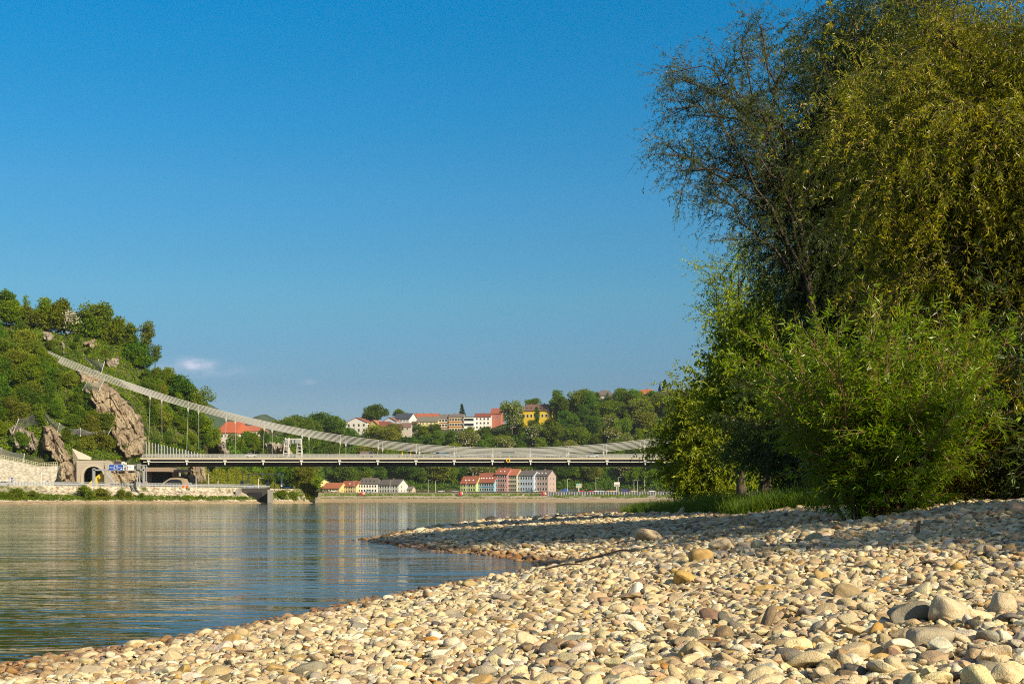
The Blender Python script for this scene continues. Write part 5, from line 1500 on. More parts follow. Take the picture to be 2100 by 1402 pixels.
vr = house("villa", "bright yellow villa with brown mansard roof on the far hilltop", 1069, 1126, 863, 842.5, 827.5, 968, 16, (.66, .46, .04), BRN, cat="villa", rows=1, cols=7, win=(1.6, 2.4), chim=3, depth=15, sink=6, hip=.22, dormers=5)
house("hill_house", "house of which only a dark grey hipped roof shows over the skyline trees", 1221, 1255, 824, 811, 799.5, 985, 12, (.45, .42, .40), (.13, .11, .105), rows=1, cols=4, chim=1, depth=13, sink=6, hip=.5)
house("hill_house", "pale yellow gable house with orange roof near the right end of the skyline", 1309, 1329, 824, 808, 797.5, 985, 35, (.64, .54, .34), (.45, .15, .06), rows=1, cols=2, chim=1, depth=12, sink=6)
house("hill_house", "white house with flat grey roof half hidden at the right end of the skyline", 1357, 1386, 818, 806, 797, 990, 20, (.62, .61, .60), (.20, .20, .21), rows=1, cols=3, chim=0, depth=12, sink=6, hip=.4)
# the big red roofed building behind the end of the hill
bb = house("manor", "large building with huge red tiled roof and low white wall behind the left hill's end", 442, 484, 899, 888, 862.5, 668, 14, (.66, .60, .52), (.40, .105, .05), cat="manor", rows=1, cols=5, chim=0, depth=20, sink=2, hip=.18, skyl=0)
house("manor_wing", "long lower wing with orange red roof right of the huge red roof", 486, 535, 892, 884, 871.5, 684, 6, (.60, .52, .44), (.38, .125, .07), cat="manor wing", rows=1, cols=7, chim=0, depth=14, sink=3, hip=.3)

# ================================================================ THE FAR QUAY
qy = 771.0; qk = qy / FPX
def qx(px): return (px - 1050) * qk
def qz(py): return EYE + (HORIZON - py) * qk
M = Mat("quay_masonry"); br = M.node('ShaderNodeTexBrick'); M.l.new(M.coords('Position', (1, 1, 1)), br.inputs['Vector'])
br.inputs['Scale'].default_value = .5; br.inputs['Color1'].default_value = (.26, .23, .18, 1); br.inputs['Color2'].default_value = (.33, .29, .23, 1); br.inputs['Mortar'].default_value = (.12, .11, .09, 1)
mpn = M.node('ShaderNodeMapping'); mpn.inputs['Rotation'].default_value = (R(90), 0, 0); M.l.new(M.coords('Position'), mpn.inputs[0]); M.l.new(mpn.outputs[0], br.inputs['Vector'])
masonry_m = M.set(br.outputs[0], .9, .2)
q = MB().box(((qx(652) + qx(1120)) / 2, qy + 1, (qz(1015.5) + qz(1011.2)) / 2 - .4), (qx(1120) - qx(652), 2.0, 4.3 * qk + .8)).box(((qx(652) + qx(1120)) / 2, qy + .9, qz(1011.0)), (qx(1120) - qx(652) + .3, 2.3, .25))
simple_thing(q, "quay_wall", masonry_m, "low grey stone quay wall in front of the far row of houses", "wall")
M = Mat("sheet_piling"); wv = M.node('ShaderNodeTexWave'); M.l.new(M.coords('Position'), wv.inputs['Vector']); wv.inputs['Scale'].default_value = .32; wv.inputs['Distortion'].default_value = .2
pile_m = M.set(M.ramp(wv.outputs['Fac'], [(.45, (.045, .05, .06)), (.6, (.30, .31, .33))]), .6, .3)
sp = MB(); x = qx(1121)
while x < qx(1700):
    sp.box((x + .4, qy - 3, (qz(1015.5) + qz(1008.2)) / 2 - .3), (.8, .5, 7.3 * qk + .6)).box((x + 1.2, qy - 2.75, (qz(1015.5) + qz(1008.2)) / 2 - .3), (.8, .5, 7.3 * qk + .6)); x += 1.6
simple_thing(sp, "sheet_pile_wall", pile_m, "dark corrugated sheet pile wall along the right half of the far shore", "wall")
qr = empty("quay_railing", (qx(652), qy + .6, qz(1010.8)))
tag(qr, "dark railing along the top of the far quay wall", "railing")
L = qx(1700) - qx(652)
MB().box((L / 2, 0, 1.0), (L, .10, .12)).box((L / 2, 0, .55), (L, .07, .10)).box((L / 2, 0, .2), (L, .07, .08)).build("rail", plain("railing_dark", (.06, .055, .05), .6), qr)
pm = MB().box((0, 0, .5), (.14, .14, 1.0)).mesh("post", [plain("railing_dark", (.06, .055, .05), .6)])
for k in range(90):
    o = link_mesh("post", pm, qr); o.location = (k * L / 90, .0, 0)
lamp_proto = None
def street_lamp(loc, h, rz, label, group=None, arm=1.2):
    r = empty("street_lamp", loc, rz); tag(r, label, "street lamp", group)
    MB().tube([(0, 0, -.5), (0, 0, h * .6), (0, 0, h)], [.13, .10, .07], 6).build("pole", white_steel_m, r, True)
    MB().tube([(0, 0, h - .05), (arm * .6, 0, h + .12), (arm, 0, h + .1)], [.05, .05, .04], 5).build("arm", white_steel_m, r, True)
    MB().box((arm + .3, 0, h + .08), (.8, .3, .14)).build("lamp_head", grey_steel_m, r)
    return r
def quay_z(py): return EYE + (HORIZON - py) * 800 / FPX
for px, top, rz, lab in [(652, 988, 0, "street lamp in front of the yellow gable at the left end of the quay"), (726, 986, 0, "street lamp before the yellow red roofed quay house"), (800, 986, 0, "street lamp before the dark roof of the pale grey blue quay house"), (878, 984, 0, "street lamp left of the small pointed tree on the quay"), (893, 985, 0, "street lamp beside the small pointed tree on the quay"),
      (956, 984, 0, "street lamp before the light green row house"), (1036, 990, 0, "street lamp before the pink red row house"), (1164, 982, 0, "tall street lamp just left of the greenish billboard"), (1222, 980, 0, "tall street lamp between the two billboards"), (1268, 978, 0, "street lamp rising behind the white billboard"), (1300, 984, 0, "first of a close pair of lamp posts right of the white billboard"), (1307, 985, 0, "second of a close pair of lamp posts right of the white billboard"), (1322, 977, 0, "tallest street lamp at the right end of the far quay")]:
    p = at(px, 1008, 800); street_lamp(tuple(p), (1008 - top) * 800 / FPX, rz, lab)
def billboard(px, y0, y1, w, cols, label):
    p = at(px, 1008, 796); k = 796 / FPX
    r = empty("billboard", tuple(p)); tag(r, label, "billboard")
    MB().box((0, .1, (1008 - y1) * k / 2), (.5, .4, (1008 - y1) * k)).build("post", white_steel_m, r)
    zc = (1008 - (y0 + y1) / 2) * k; h = (y1 - y0) * k; ww = w * k
    b = MB().box((0, 0, zc), (ww, .3, h)).build("board", plain("billboard_frame", (.40, .36, .30), .6), r)
    for a, c, bnd, col in cols:
        MB().box((ww * (a - .5), -.17, zc + h * (bnd - .5)), (ww * c, .04, h * .42)).build("poster", plain("poster_%02d%02d%02d" % tuple(int(v * 99) for v in col), col, .5), b)
billboard(1187, 991, 1000, 11.5, [(.3, .52, .72, (.10, .42, .38)), (.74, .36, .72, (.45, .33, .22)), (.5, .92, .28, (.42, .40, .28))], "greenish orange billboard on one post on the far quay")
billboard(1265, 988, 997.5, 12, [(.5, .92, .74, (.72, .64, .55)), (.5, .60, .28, (.25, .27, .28))], "white billboard with a grey picture on the far quay, right of the greenish one")
for k, (kind, px, col, lab) in enumerate([
    ('van', 1158, (.03, .10, .35), "blue van on the far quay road at the foot of the woods"), ('car', 1193, (.45, .04, .04), "red car right of the greenish billboard"), ('car', 1213, (.50, .05, .06), "second red car, left of the tall lamp between billboards"),
    ('car', 1224, (.62, .62, .60), "white car beneath the tall lamp between the billboards"), ('car', 1234, (.40, .46, .48), "grey car right of the white one on the far quay"), ('car', 1250, (.58, .36, .22), "orange beige car left of the white billboard"),
    ('car', 1259, (.60, .45, .30), "beige car directly under the white billboard"), ('van', 1283, (.05, .04, .16), "dark blue van right of the white billboard"), ('car', 1300, (.60, .42, .30), "light orange car by the pair of lamp posts"), ('car', 1337, (.60, .60, .62), "white car at the right end of the far quay road"),
    ('car', 1176, (.05, .06, .07), "black car between the blue van and the greenish billboard"), ('car', 685, (.60, .61, .62), "white car parked before the yellow houses on the quay"), ('car', 668, (.12, .12, .13), "dark car parked before the low yellow house"), ('van', 1086, (.10, .14, .20), "dark van parked before the pale blue row house"), ('car', 1096, (.62, .62, .60), "white car parked before the mauve row house"),
    ('car', 756, (.20, .30, .42), "blue car parked before the long white quay house"), ('car', 905, (.50, .50, .50), "grey car on the quay between the two rows of houses"), ('car', 934, (.30, .32, .34), "slate car on the quay just left of the coloured row")]):
    p = at(px, 1008, 806); car(kind, (p[0], p[1], float(land_z(p[0], p[1])) + .45), 0 if k % 2 else math.pi, col, lab)
def umbrella_buoy(px, label):
    p = at(px, 1016.5, 762); r = empty("river_buoy", tuple(p)); tag(r, label, "buoy")
    MB().lathe([(0, 0), (1.2, .05), (1.35, .5), (1.2, .9), (.3, 1.1)], (-1.6, 0, 0), 14).build("float", plain("buoy_dark", (.12, .04, .05), .6), r, True)
    MB().lathe([(0, .2), (.9, .5), (1.25, 1.3), (1.0, 2.1), (.4, 2.6), (0, 2.7)], (0, 0, 0), 14).build("body", plain("buoy_red", (.62, .08, .07), .5), r, True)
    MB().lathe([(0, .6), (.6, .8), (.85, 1.4), (.6, 2.1), (0, 2.4)], (.62, -.05, 0), 12).build("cap", plain("buoy_white", (.66, .55, .46), .5), r, True)
umbrella_buoy(743, "red and white river buoy ashore below the long white house")
umbrella_buoy(945, "red and white river buoy ashore below the light green house")
umbrella_buoy(1115, "red and white river buoy ashore below the mauve grey house")

# ================================================================ THE LEFT BANK UNDER THE HILL
ROAD_Z = 4.85
def lx(px, Y): return (px - 1050) / FPX * Y
def lz(py, Y): return EYE + (HORIZON - py) / FPX * Y
M = Mat("rubble_masonry"); pos = M.coords('Position', (1, 1, 1.5))
vo = M.node('ShaderNodeTexVoronoi'); M.l.new(pos, vo.inputs['Vector']); vo.inputs['Scale'].default_value = 1.3
rub = M.mix(.5, M.ramp(vo.outputs['Color'], [(.2, (.29, .26, .215)), (.8, (.50, .46, .385))]), M.ramp(vo.outputs['Distance'], [(.3, (.47, .43, .36)), (.75, (.18, .16, .13))]))
rubble_m = M.set(rub, .95, .15)
M.bump(M.math('MULTIPLY', vo.outputs['Distance'], -1), .6, .15)
# retaining wall of pale rubble with its railing
def wall_top(px): return np.interp(px, [-420, -150, 0, 40, 80, 118], [905, 922, 939, 947, 956, 954.5])
rw = empty("retaining_wall", (lx(-400, 352), 352, ROAD_Z)); tag(rw, "long pale rubble stone retaining wall beside the tunnel, topped by a railing", "wall")
ro = np.array(rw.location)
pxs = np.linspace(-420, 118, 60); Yw = np.interp(pxs, [-420, -200, 0, 118], [312, 342, 360, 369.5])
ft = np.c_[lx(pxs, Yw), Yw, pxs * 0 + ROAD_Z - .5]; tp = np.c_[lx(pxs, Yw + 1.4), Yw + 1.4, [lz(wall_top(p), y) for p, y in zip(pxs, Yw)]]
bk = tp + np.array([0, 1.2, 0]); bf = ft + np.array([0, 4.0, 0])
V = np.concatenate([ft, tp, bk, bf]) - ro; n = len(pxs); F = []
for i in range(n - 1):
    for a in range(3): F.append([a * n + i, a * n + i + 1, (a + 1) * n + i + 1, (a + 1) * n + i])
F += [[n - 1, 4 * n - 1, 3 * n - 1, 2 * n - 1], [0, n, 2 * n, 3 * n]]
MB().add(V, F).build("wall", rubble_m, rw)
# the return of the wall, leaning down beside the rock
a = ft[-1] - ro; b = tp[-1] - ro
MB().add([a, a + [1.8, -.6, 0], b + [.5, -.3, .1], b, a + [0, 2.5, 0], a + [1.8, 2, 0], b + [.5, 1.4, .1], b + [0, 1.4, .1]], [[0, 1, 2, 3], [1, 5, 6, 2], [3, 2, 6, 7], [4, 0, 3, 7], [5, 4, 7, 6]]).build("end_pier", grey_conc_m, rw)
rl = MB()
for i in range(n):
    if i % 1 == 0: rl.box(tp[i] + np.array([0, .2, .5]) - ro, (.12, .12, 1.2))
    if i < n - 1:
        mid = (tp[i] + tp[i + 1]) / 2
        rl.box((tp[i] * .5 + tp[i + 1] * .5) + np.array([0, .2, .55]) - ro, (.1, .1, 1.1))
        for hgt in (1.08, .6, .2): rl.bar(tp[i] + np.array([0, .2, hgt]) - ro, tp[i + 1] + np.array([0, .2, hgt]) - ro, .09)
rl.build("railing", plain("olive_railing", (.40, .38, .26), .6), rw)

# tunnel portal with its arch
YP = 376.0
pr = empty("tunnel_portal", (lx(190, YP), YP, ROAD_Z)); tag(pr, "pale concrete tunnel portal with tall round arch and yellow inner wall", "tunnel portal")
kx = YP / FPX
x0, x1 = (157 - 190) * kx, (213 - 190) * kx; ztop = (996 - 941) * kx
ca, ra, za = (191.5 - 190) * kx, 3.05, 3.1          # arch centre, half width, springing height
def arch(r, n=18, z0=-.3): return [(ca - r, z0)] + [(ca + r * math.cos(t), za + r * 1.0 * math.sin(t)) for t in np.linspace(math.pi, 0, n)] + [(ca + r, z0)]
inner, outer = arch(ra), arch(ra + .62)
fc = MB(); m = len(outer)
bord = []
for (x, z) in outer:
    if z <= za: bord.append((x0 if x < ca else x1, z))
    else:
        t = (x - (ca - ra - .62)) / (2 * ra + 1.24)
        bord.append((x0 + (x1 - x0) * t, ztop))
bord[0] = (x0, -.3); bord[1] = (x0, ztop) ; bord[-2] = (x1, ztop); bord[-1] = (x1, -.3)
P = [(x, 0, z) for x, z in outer] + [(x, 0, z) for x, z in bord]
fc.add(P, [[i, i + 1, m + i + 1, m + i] for i in range(m - 1)])
fc.box(((x0 + x1) / 2, 4.01, ztop / 2), (.01, .01, .01))
fc.add([(x0, 0, -.3), (x0, 0, ztop), (x0, 8, ztop), (x0, 8, -.3)], [[0, 1, 2, 3]]); fc.add([(x1, 0, -.3), (x1, 0, ztop), (x1, 8, ztop), (x1, 8, -.3)], [[3, 2, 1, 0]])
fc.add([(x0, 0, ztop), (x1, 0, ztop), (x1, 8, ztop), (x0, 8, ztop)], [[0, 1, 2, 3]])
M = Mat("board_marked_concrete"); wv = M.node('ShaderNodeTexWave', bands_direction='Z'); M.l.new(M.coords('Position'), wv.inputs['Vector']); wv.inputs['Scale'].default_value = .42; wv.inputs['Distortion'].default_value = .4
portal_m = M.set(M.mix(M.noise(M.coords('Position'), .5, 4), M.ramp(wv.outputs['Fac'], [(.1, (.30, .25, .20)), (.5, (.40, .345, .28))]), (.42, .37, .31)), .9, .2)
fc.build("front_wall", portal_m, pr)
rg_ = MB()
P = [(x, -.15, z) for x, z in inner] + [(x, -.15, z) for x, z in outer] + [(x, .6, z) for x, z in inner] + [(x, .0, z) for x, z in outer]
rg_.add(P, [[i, i + 1, m + i + 1, m + i] for i in range(m - 1)] + [[i + 1, i, 2 * m + i, 2 * m + i + 1] for i in range(m - 1)] + [[m + i, m + i + 1, 3 * m + i + 1, 3 * m + i] for i in range(m - 1)])
rg_.build("arch_ring", concrete_m, pr)
# bore: vault and left side coloured dark for shade, lower right lining yellow
tb = MB(); dep = 26; sh = -7.0
mi = len(inner)
P = [(x, .6, z) for x, z in inner] + [(x + sh, dep, z) for x, z in inner]
for i in range(mi - 1):
    z = (inner[i][1] + inner[i + 1][1]) / 2; x = (inner[i][0] + inner[i + 1][0]) / 2
    tb.add([P[i], P[i + 1], P[mi + i + 1], P[mi + i]], [[3, 2, 1, 0]], 1 if (x > ca and z < 3.6) else 0)
tb.poly([(x + sh, dep, z) for x, z in inner][::-1], 0)
tb.build("bore", [plain("tunnel_lining", (.12, .11, .10), .8), plain("yellow_lining", (.70, .48, .06), .7)], pr)
yw = MB().add([(ca + 3.0, 1.0, -.1), (ca - 2.95, 1.3, -.1), (ca - 2.6, 1.3, .5), (ca + .2, 1.15, 3.0), (ca + 2.2, 1.05, 4.6), (ca + 3.0, 1.0, 3.4)], [[0, 5, 4, 3, 2, 1]])  # added panel, slanted edge cut to the outline of the sunlit patch
yw.build("sunlit_panel", plain("yellow_lining", (.70, .48, .06), .7), pr)
# the walls that hold the slope left of the portal
sw = MB().add([(lx(143, YP), YP + 2, lz(918, YP)), (lx(158, YP), YP + 1, lz(941, YP)), (lx(158, YP), YP + 1, lz(997, YP)), (lx(148, YP), YP + 1, lz(997, YP)), (lx(146, YP), YP + 2, lz(950, YP))], [[0, 4, 3, 2, 1]])
sw.add([(lx(143, YP), YP + 2, lz(918, YP)), (lx(170, YP), YP + 8, lz(936, YP)), (lx(172, YP), YP + 6, lz(941.3, YP)), (lx(158, YP), YP + 1.1, lz(941, YP))], [[3, 2, 1, 0]])
simple_thing(sw, "wing_wall", concrete_m, "sloping pale concrete wing wall between the rock and the tunnel portal", "wall")
# walkway of stairs falling to the right of the portal
st = empty("stairs", (lx(214, 374), 374, ROAD_Z)); tag(st, "concrete stair ramp falling to the right beside the tunnel portal", "stairs")
k = 374 / FPX
MB().add([(0, 0, 31 * k), (26 * k, -1, 2 * k), (26 * k, -1, -.2), (0, 0, -.2), (0, 2.5, 31 * k), (26 * k, 1.5, 2 * k), (26 * k, 1.5, -.2), (0, 2.5, -.2)], [[0, 3, 2, 1], [0, 1, 5, 4], [1, 2, 6, 5], [3, 0, 4, 7]]).build("ramp", concrete_m, st)
hb = MB()
for t in np.linspace(0, 1, 7): hb.box((26 * k * t, -t, 31 * k * (1 - t) + 2 * k * t + .5), (.08, .08, 1.0))
hb.bar((0, 0, 31 * k + 1), (26 * k, -1, 2 * k + 1), .1); hb.bar((0, 0, 31 * k + .5), (26 * k, -1, 2 * k + .5), .07); hb.build("handrail", grey_steel_m, st)

# overhead road sign gantry
YG = 358.0; kg = YG / FPX
gg = empty("road_sign_gantry", (lx(193, YG), YG, ROAD_Z)); tag(gg, "grey overhead sign gantry in front of the tunnel carrying a blue and a white sign", "gantry")
g0 = np.array(gg.location)
def G(px, py, dy=0): return np.array((lx(px, YG), YG + dy, lz(py, YG))) - g0
MB().box(G(193, 978), (.55, .5, 37 * kg)).bar(G(189.5, 960), G(189.5, 996), .16).build("column", grey_steel_m, gg)
MB().box(G(295, 976), (.55, .5, 42 * kg)).bar(G(300.5, 956), G(300.5, 996), .14).bar(G(283, 966), G(281, 996), .3).bar(G(284, 966), G(288, 996), .25).build("column", grey_steel_m, gg)
lad = MB()
for yy in range(958, 996, 4): lad.bar(G(296, yy), G(300.5, yy), .09)
lad.build("ladder", grey_steel_m, gg)
bm = MB()
bm.box(G(244, 963.2), (104 * kg, .5, 3.0 * kg))
for dy in (-.35, .35): bm.bar(G(254, 953, dy), G(300, 953, dy), .18)
for t in np.arange(254, 300, 5): bm.bar(G(t, 953, .35), G(t + 5, 963, .35), .12)
bm.build("beam", grey_steel_m, gg)
def sign(pxa, pxb, ya, yb, face, m, parent, name, border=None, dy=-.5):
    b = MB().box(G((pxa + pxb) / 2, (ya + yb) / 2, dy), ((pxb - pxa) * kg, .16, (yb - ya) * kg)).build(name, border or white_m, parent)
    f = MB().box(G((pxa + pxb) / 2, (ya + yb) / 2, dy - .09), ((pxb - pxa) * kg - .16, .05, (yb - ya) * kg - .16)).build("face", m, b)
    return b
def letters(txt, px, py, size, m, parent, dy=-.64):
    cu = bpy.data.curves.new("lettering", 'FONT'); cu.body = txt; cu.size = size; cu.align_x = 'CENTER'; cu.align_y = 'CENTER'; cu.extrude = .012
    t = bpy.data.objects.new("lettering", cu); C.objects.link(t)
    me = bpy.data.meshes.new_from_object(t.evaluated_get(bpy.context.evaluated_depsgraph_get()))
    bpy.data.objects.remove(t)
    me.materials.clear(); me.materials.append(m)
    o = link_mesh("lettering", me, parent)
    o.location = G(px, py, dy); o.rotation_euler = (R(90), 0, 0)
    return o
s1 = sign(224.5, 254.5, 952, 964.5, None, blue_m, gg, "blue_sign")
letters("B 129", 239, 955.2, .46, white_m, s1); letters("Eferding, Wilhering", 239.3, 958.2, .46, white_m, s1); letters("Linz W", 239, 961.2, .44, white_m, s1)
ar = MB().box(G(250.5, 961.6, -.63), (3.2 * kg, .04, .16)); ar.add([G(248.2, 961.6, -.64), G(249.6, 960.6, -.64), G(249.6, 962.6, -.64)], [[0, 2, 1]]); ar.build("arrow", white_m, s1)
s2 = sign(260.3, 276.3, 953, 964.2, None, white_m, gg, "white_sign", grey_steel_m)
letters("EWO", 268, 957.5, .62, blue_m, s2)
ar = MB().box(G(263, 960, -.63), (.12, .04, 5.5 * kg)); ar.add([G(263, 955.2, -.64), G(262, 957.4, -.64), G(264, 957.4, -.64)], [[0, 1, 2]]); ar.box(G(263, 954.6, -.63), (2 * kg, .04, .07)); ar.build("arrow", plain("sign_black", (.03, .03, .04), .5), s2)
MB().box(G(268.5, 960.8, -.62), (9.5 * kg, .03, .05)).build("line", yellow_m, s2)
MB().box(G(240.5, 948.6, .4), (16 * kg, .2, 6.6 * kg)).build("sign_back", plain("sign_back_dark", (.055, .045, .05), .6), gg)
MB().box(G(251.5, 949.5, .4), (6.5 * kg, .2, 7.5 * kg)).build("pale_panel", white_steel_m, gg)
MB().box(G(258, 953, -.2), (4.5 * kg, .2, 10 * kg)).build("signal_box", plain("signal_pale", (.50, .54, .48), .6), gg)
MB().box(G(286, 956.6, -.5), (7 * kg, .5, 11.5 * kg)).build("control_box", plain("control_grey", (.24, .225, .235), .6), gg)
for a, b, y0, y1 in ((229, 234, 965.5, 968.5), (245, 256, 965.5, 970.5), (264, 276, 965.5, 969)): MB().box(G((a + b) / 2, (y0 + y1) / 2, -.3), ((b - a) * kg, .4, (y1 - y0) * kg)).build("lane_signal", dark_m, gg)

# bridge abutment with its dark opening, and the dark tunnel mouth beside it
YA = 404.0; ka = YA / FPX
ab = empty("bridge_abutment", (lx(322, YA), YA, ROAD_Z)); tag(ab, "concrete bridge abutment with a large dark opening beneath the left end of the deck", "abutment")
a0 = np.array(ab.location)
def Aq(px, py, dy=0): return np.array((lx(px, YA), YA + dy, lz(py, YA))) - a0
MB().box(Aq(322, 962.5, 3), (54 * ka, 10, 8.5 * ka)).box(Aq(296, 978, 5), (6 * ka, 6, 40 * ka)).box(Aq(336, 978, 9), (5 * ka, 4, 34 * ka)).box(Aq(343, 978, 9), (4 * ka, 4, 34 * ka)).build("frame", plain("brown_concrete", (.27, .20, .15), .9), ab)
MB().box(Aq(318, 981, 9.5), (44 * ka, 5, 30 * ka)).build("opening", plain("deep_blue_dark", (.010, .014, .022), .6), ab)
bars_ = MB()
for p in (308, 313, 318, 323): bars_.box(Aq(p, 980, 6.9), (.22, .2, 24 * ka))
bars_.build("mullions", plain("steel_blue_dark", (.035, .05, .07), .5), ab)
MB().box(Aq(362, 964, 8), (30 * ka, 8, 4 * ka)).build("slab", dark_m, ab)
tm = empty("tunnel_mouth", (lx(355, YA), YA + 2, ROAD_Z)); tag(tm, "low dark tunnel mouth in a rock mound right of the bridge abutment", "tunnel mouth")
V = [(lx(x, YA) - lx(355, YA), 0, lz(y, YA) - ROAD_Z) for x, y in ((330, 996.5), (334, 990), (345, 983), (358, 982), (368, 984), (374, 996.5))]
MB().poly(V[::-1]).build("opening", plain("deep_blue_dark", (.010, .014, .022), .6), tm)
hd = MB(); Vo = [(x * 1.18 + .3, z * 1.18 + .02) for x, y, z in V]
P = [(x, -.15, z) for x, y, z in V] + [(x, -.15, z) for x, z in Vo] + [(x, 5, z) for x, z in Vo]; m = len(V)
hd.add(P, [[i, m + i, m + i + 1, i + 1] for i in range(m - 1)] + [[m + i, 2 * m + i, 2 * m + i + 1, m + i + 1] for i in range(m - 1)])
hd.build("rim", plain("mound_rock", (.30, .24, .17), .95), tm)

# fence along the quay road
YQ = np.interp(np.linspace(-60, 545, 100), _kpx, _B3) + .4
pq = np.linspace(-60, 545, 100)
qf = empty("road_fence", (lx(-60, YQ[0]), YQ[0], ROAD_Z - .1)); tag(qf, "long grey fence of rails and wire along the left bank road above the stone slope", "fence")
f0 = np.array(qf.location)
pts = np.c_[lx(pq, YQ), YQ, YQ * 0 + ROAD_Z - .1]
pm = MB().box((0, 0, .6), (.12, .12, 1.25)).mesh("post", [grey_steel_m])
for p in pts: o = link_mesh("post", pm, qf); o.location = p - f0
rb = MB()
for hgt in (1.2, .9, .65, .4, .18):
    for i in range(len(pts) - 1): rb.bar(pts[i] + [0, 0, hgt] - f0, pts[i + 1] + [0, 0, hgt] - f0, .10 if hgt in (1.2, .65) else .06)
rb.build("rails", grey_steel_m, qf)
kb = MB()
for i in range(len(pts) - 1):
    a, b = pts[i], pts[i + 1]
    kb.add([a + [0, -.55, -1.2], b + [0, -.55, -1.2], b + [0, -.5, .12], a + [0, -.5, .12], a + [0, .4, .12], b + [0, .4, .12]], [[0, 1, 2, 3], [3, 2, 5, 4]])
o = kb.build("quay_kerb", concrete_m); tag(o, kind='structure')
rd = MB()
for i in range(len(pts) - 1):
    a, b = pts[i], pts[i + 1]
    rd.add([a + [0, 1.0, .14], b + [0, 1.0, .14], b + [0, 13, .14], a + [0, 13, .14]], [[0, 1, 2, 3]])
o = rd.build("road", asphalt_m); tag(o, kind='structure')
gr2 = empty("guard_rail", (lx(-60, YQ[0] + 5), YQ[0] + 5, ROAD_Z)); tag(gr2, "steel guard rail along the far side of the left bank road", "guard rail")
g2 = np.array(gr2.location)
m1 = MB()
for i in range(0, len(pts) - 1): m1.box((pts[i] + pts[i + 1]) / 2 + np.array([0, 7, .75]) - g2, (np.linalg.norm(pts[i + 1] - pts[i]) + .02, .08, .35), rz=math.atan2(pts[i + 1][1] - pts[i][1], pts[i + 1][0] - pts[i][0]))
m1.build("rail", grey_steel_m, gr2)
pm = MB().box((0, 0, .4), (.12, .1, .8)).mesh("post", [grey_steel_m])
for p in pts[::2]: o = link_mesh("post", pm, gr2); o.location = p + np.array([0, 7.1, .12]) - g2

# white portal frame over the side road, lamp posts, boxes, barriers, cars and small signs
pf = empty("portal_frame", (lx(543, 430), 430, 5)); tag(pf, "white portal frame with small cameras on its beam under the bridge", "gantry")
k = 430 / FPX; p0 = np.array(pf.location)
def Pq(px, py, dy=0): return np.array((lx(px, 430), 430 + dy, lz(py, 430))) - p0
for p in (508.8, 577.5): MB().box(Pq(p, 984), (.45, .4, 27 * k)).build("post", white_steel_m, pf)
MB().box(Pq(543, 972), (70 * k, .4, 1.8 * k)).build("beam", white_steel_m, pf)
for p in (540, 573): MB().box(Pq(p, 971.5, -.3), (5 * k, .5, 4.5 * k)).build("camera_box", white_m, pf)
for px, y0, y1, Y, lab in [(360, 961, 995, 415, "thin lamp post left of the dark tunnel mouth's mound"), (428, 958, 995, 425, "lamp post before the brown rock under the bridge, leftmost of four"), (447, 960, 994, 428, "second lamp post before the brown rock under the bridge"), (466, 960, 994, 431, "third lamp post before the brown rock under the bridge"), (484, 963, 994, 434, "fourth lamp post before the brown rock under the bridge"), (497, 965, 993, 437, "slim post just left of the white portal frame"), (551, 968, 996, 440, "post standing inside the white portal frame, right half"), (563, 967, 996, 442, "post beside the camera box inside the white portal frame"), (580, 969, 997, 436, "post right outside the white portal frame"),
     (402, 977, 1000, 372, "low lamp post on the left bank road left of the grassy slope"), (530, 981, 1001, 395, "low post at the right end of the left bank fence"), (85, 968, 994, 352, "thin dark lamp post before the rubble wall")]:
    p = at(px, y1, Y); street_lamp(tuple(p), (y1 - y0) * Y / FPX, 0, lab, arm=.9)
for px, y0, y1, w, Y, m, lab, nm in [(25, 979, 989.5, 4.4, 352, blue_m, "blue traffic sign with a white arrow before the rubble wall", "traffic_sign"), (98, 985.5, 987.5, 3.0, 354, blue_m, "small blue sign near the right end of the rubble wall", "traffic_sign")]:
    k = Y / FPX
    r = empty(nm, tuple(at(px, 994.5, Y))); tag(r, lab, "traffic sign")
    MB().tube([(0, .1, -.3), (0, .1, (994.5 - y0) * k)], .05, 6).build("pole", grey_steel_m, r)
    zc = (994.5 - (y0 + y1) / 2) * k
    MB().box((0, 0, zc), (w * k, .06, (y1 - y0) * k)).build("plate", m, r)
    if w > 4: MB().box((0, -.05, zc - .15), (.12, .03, .6)).add([(-.2, -.06, zc + .1), (.2, -.06, zc + .1), (0, -.06, zc + .45)], [[0, 1, 2]]).build("arrow", white_m, r)
def barrier(px, py, Y, w, h, label):
    k = Y / FPX; r = empty("road_barrier", tuple(at(px, py, Y))); tag(r, label, "barrier")
    for s in (-1, 1): MB().box((s * w * k * .4, 0, h * k * .4), (.25, .4, h * k * .8)).build("leg", orange_m, r)
    MB().box((0, 0, h * k * .75), (w * k, .2, h * k * .4)).build("board", orange_m, r); MB().box((0, -.11, h * k * .75), (w * k * .3, .03, h * k * .3)).build("stripe", white_m, r)
barrier(212, 995.5, 364, 7, 7.5, "orange road barrier at the right foot of the tunnel arch")
barrier(375.5, 1000.5, 371, 2.6, 6, "small orange barrier, left one of a pair below the tunnel mouth")
barrier(383.5, 1000, 371, 3.2, 6.5, "small orange barrier, right one of a pair below the tunnel mouth")
def cabinet(px, py, Y, w, h, m, label, d=1.2):
    k = Y / FPX; r = empty("control_cabinet", tuple(at(px, py, Y))); tag(r, label, "cabinet")
    MB().box((0, d / 2, h * k / 2), (w * k, d, h * k)).build("case", m, r); MB().box((0, d / 2, h * k + .05), (w * k + .2, d + .2, .12)).build("lid", grey_steel_m, r)
    MB().box((0, -.03, h * k * .5), (w * k * .8, .05, h * k * .85)).build("door", grey_steel_m, r)
cabinet(283, 997, 366, 7, 9, white_steel_m, "pale cabinet at the foot of the sign gantry's right column")
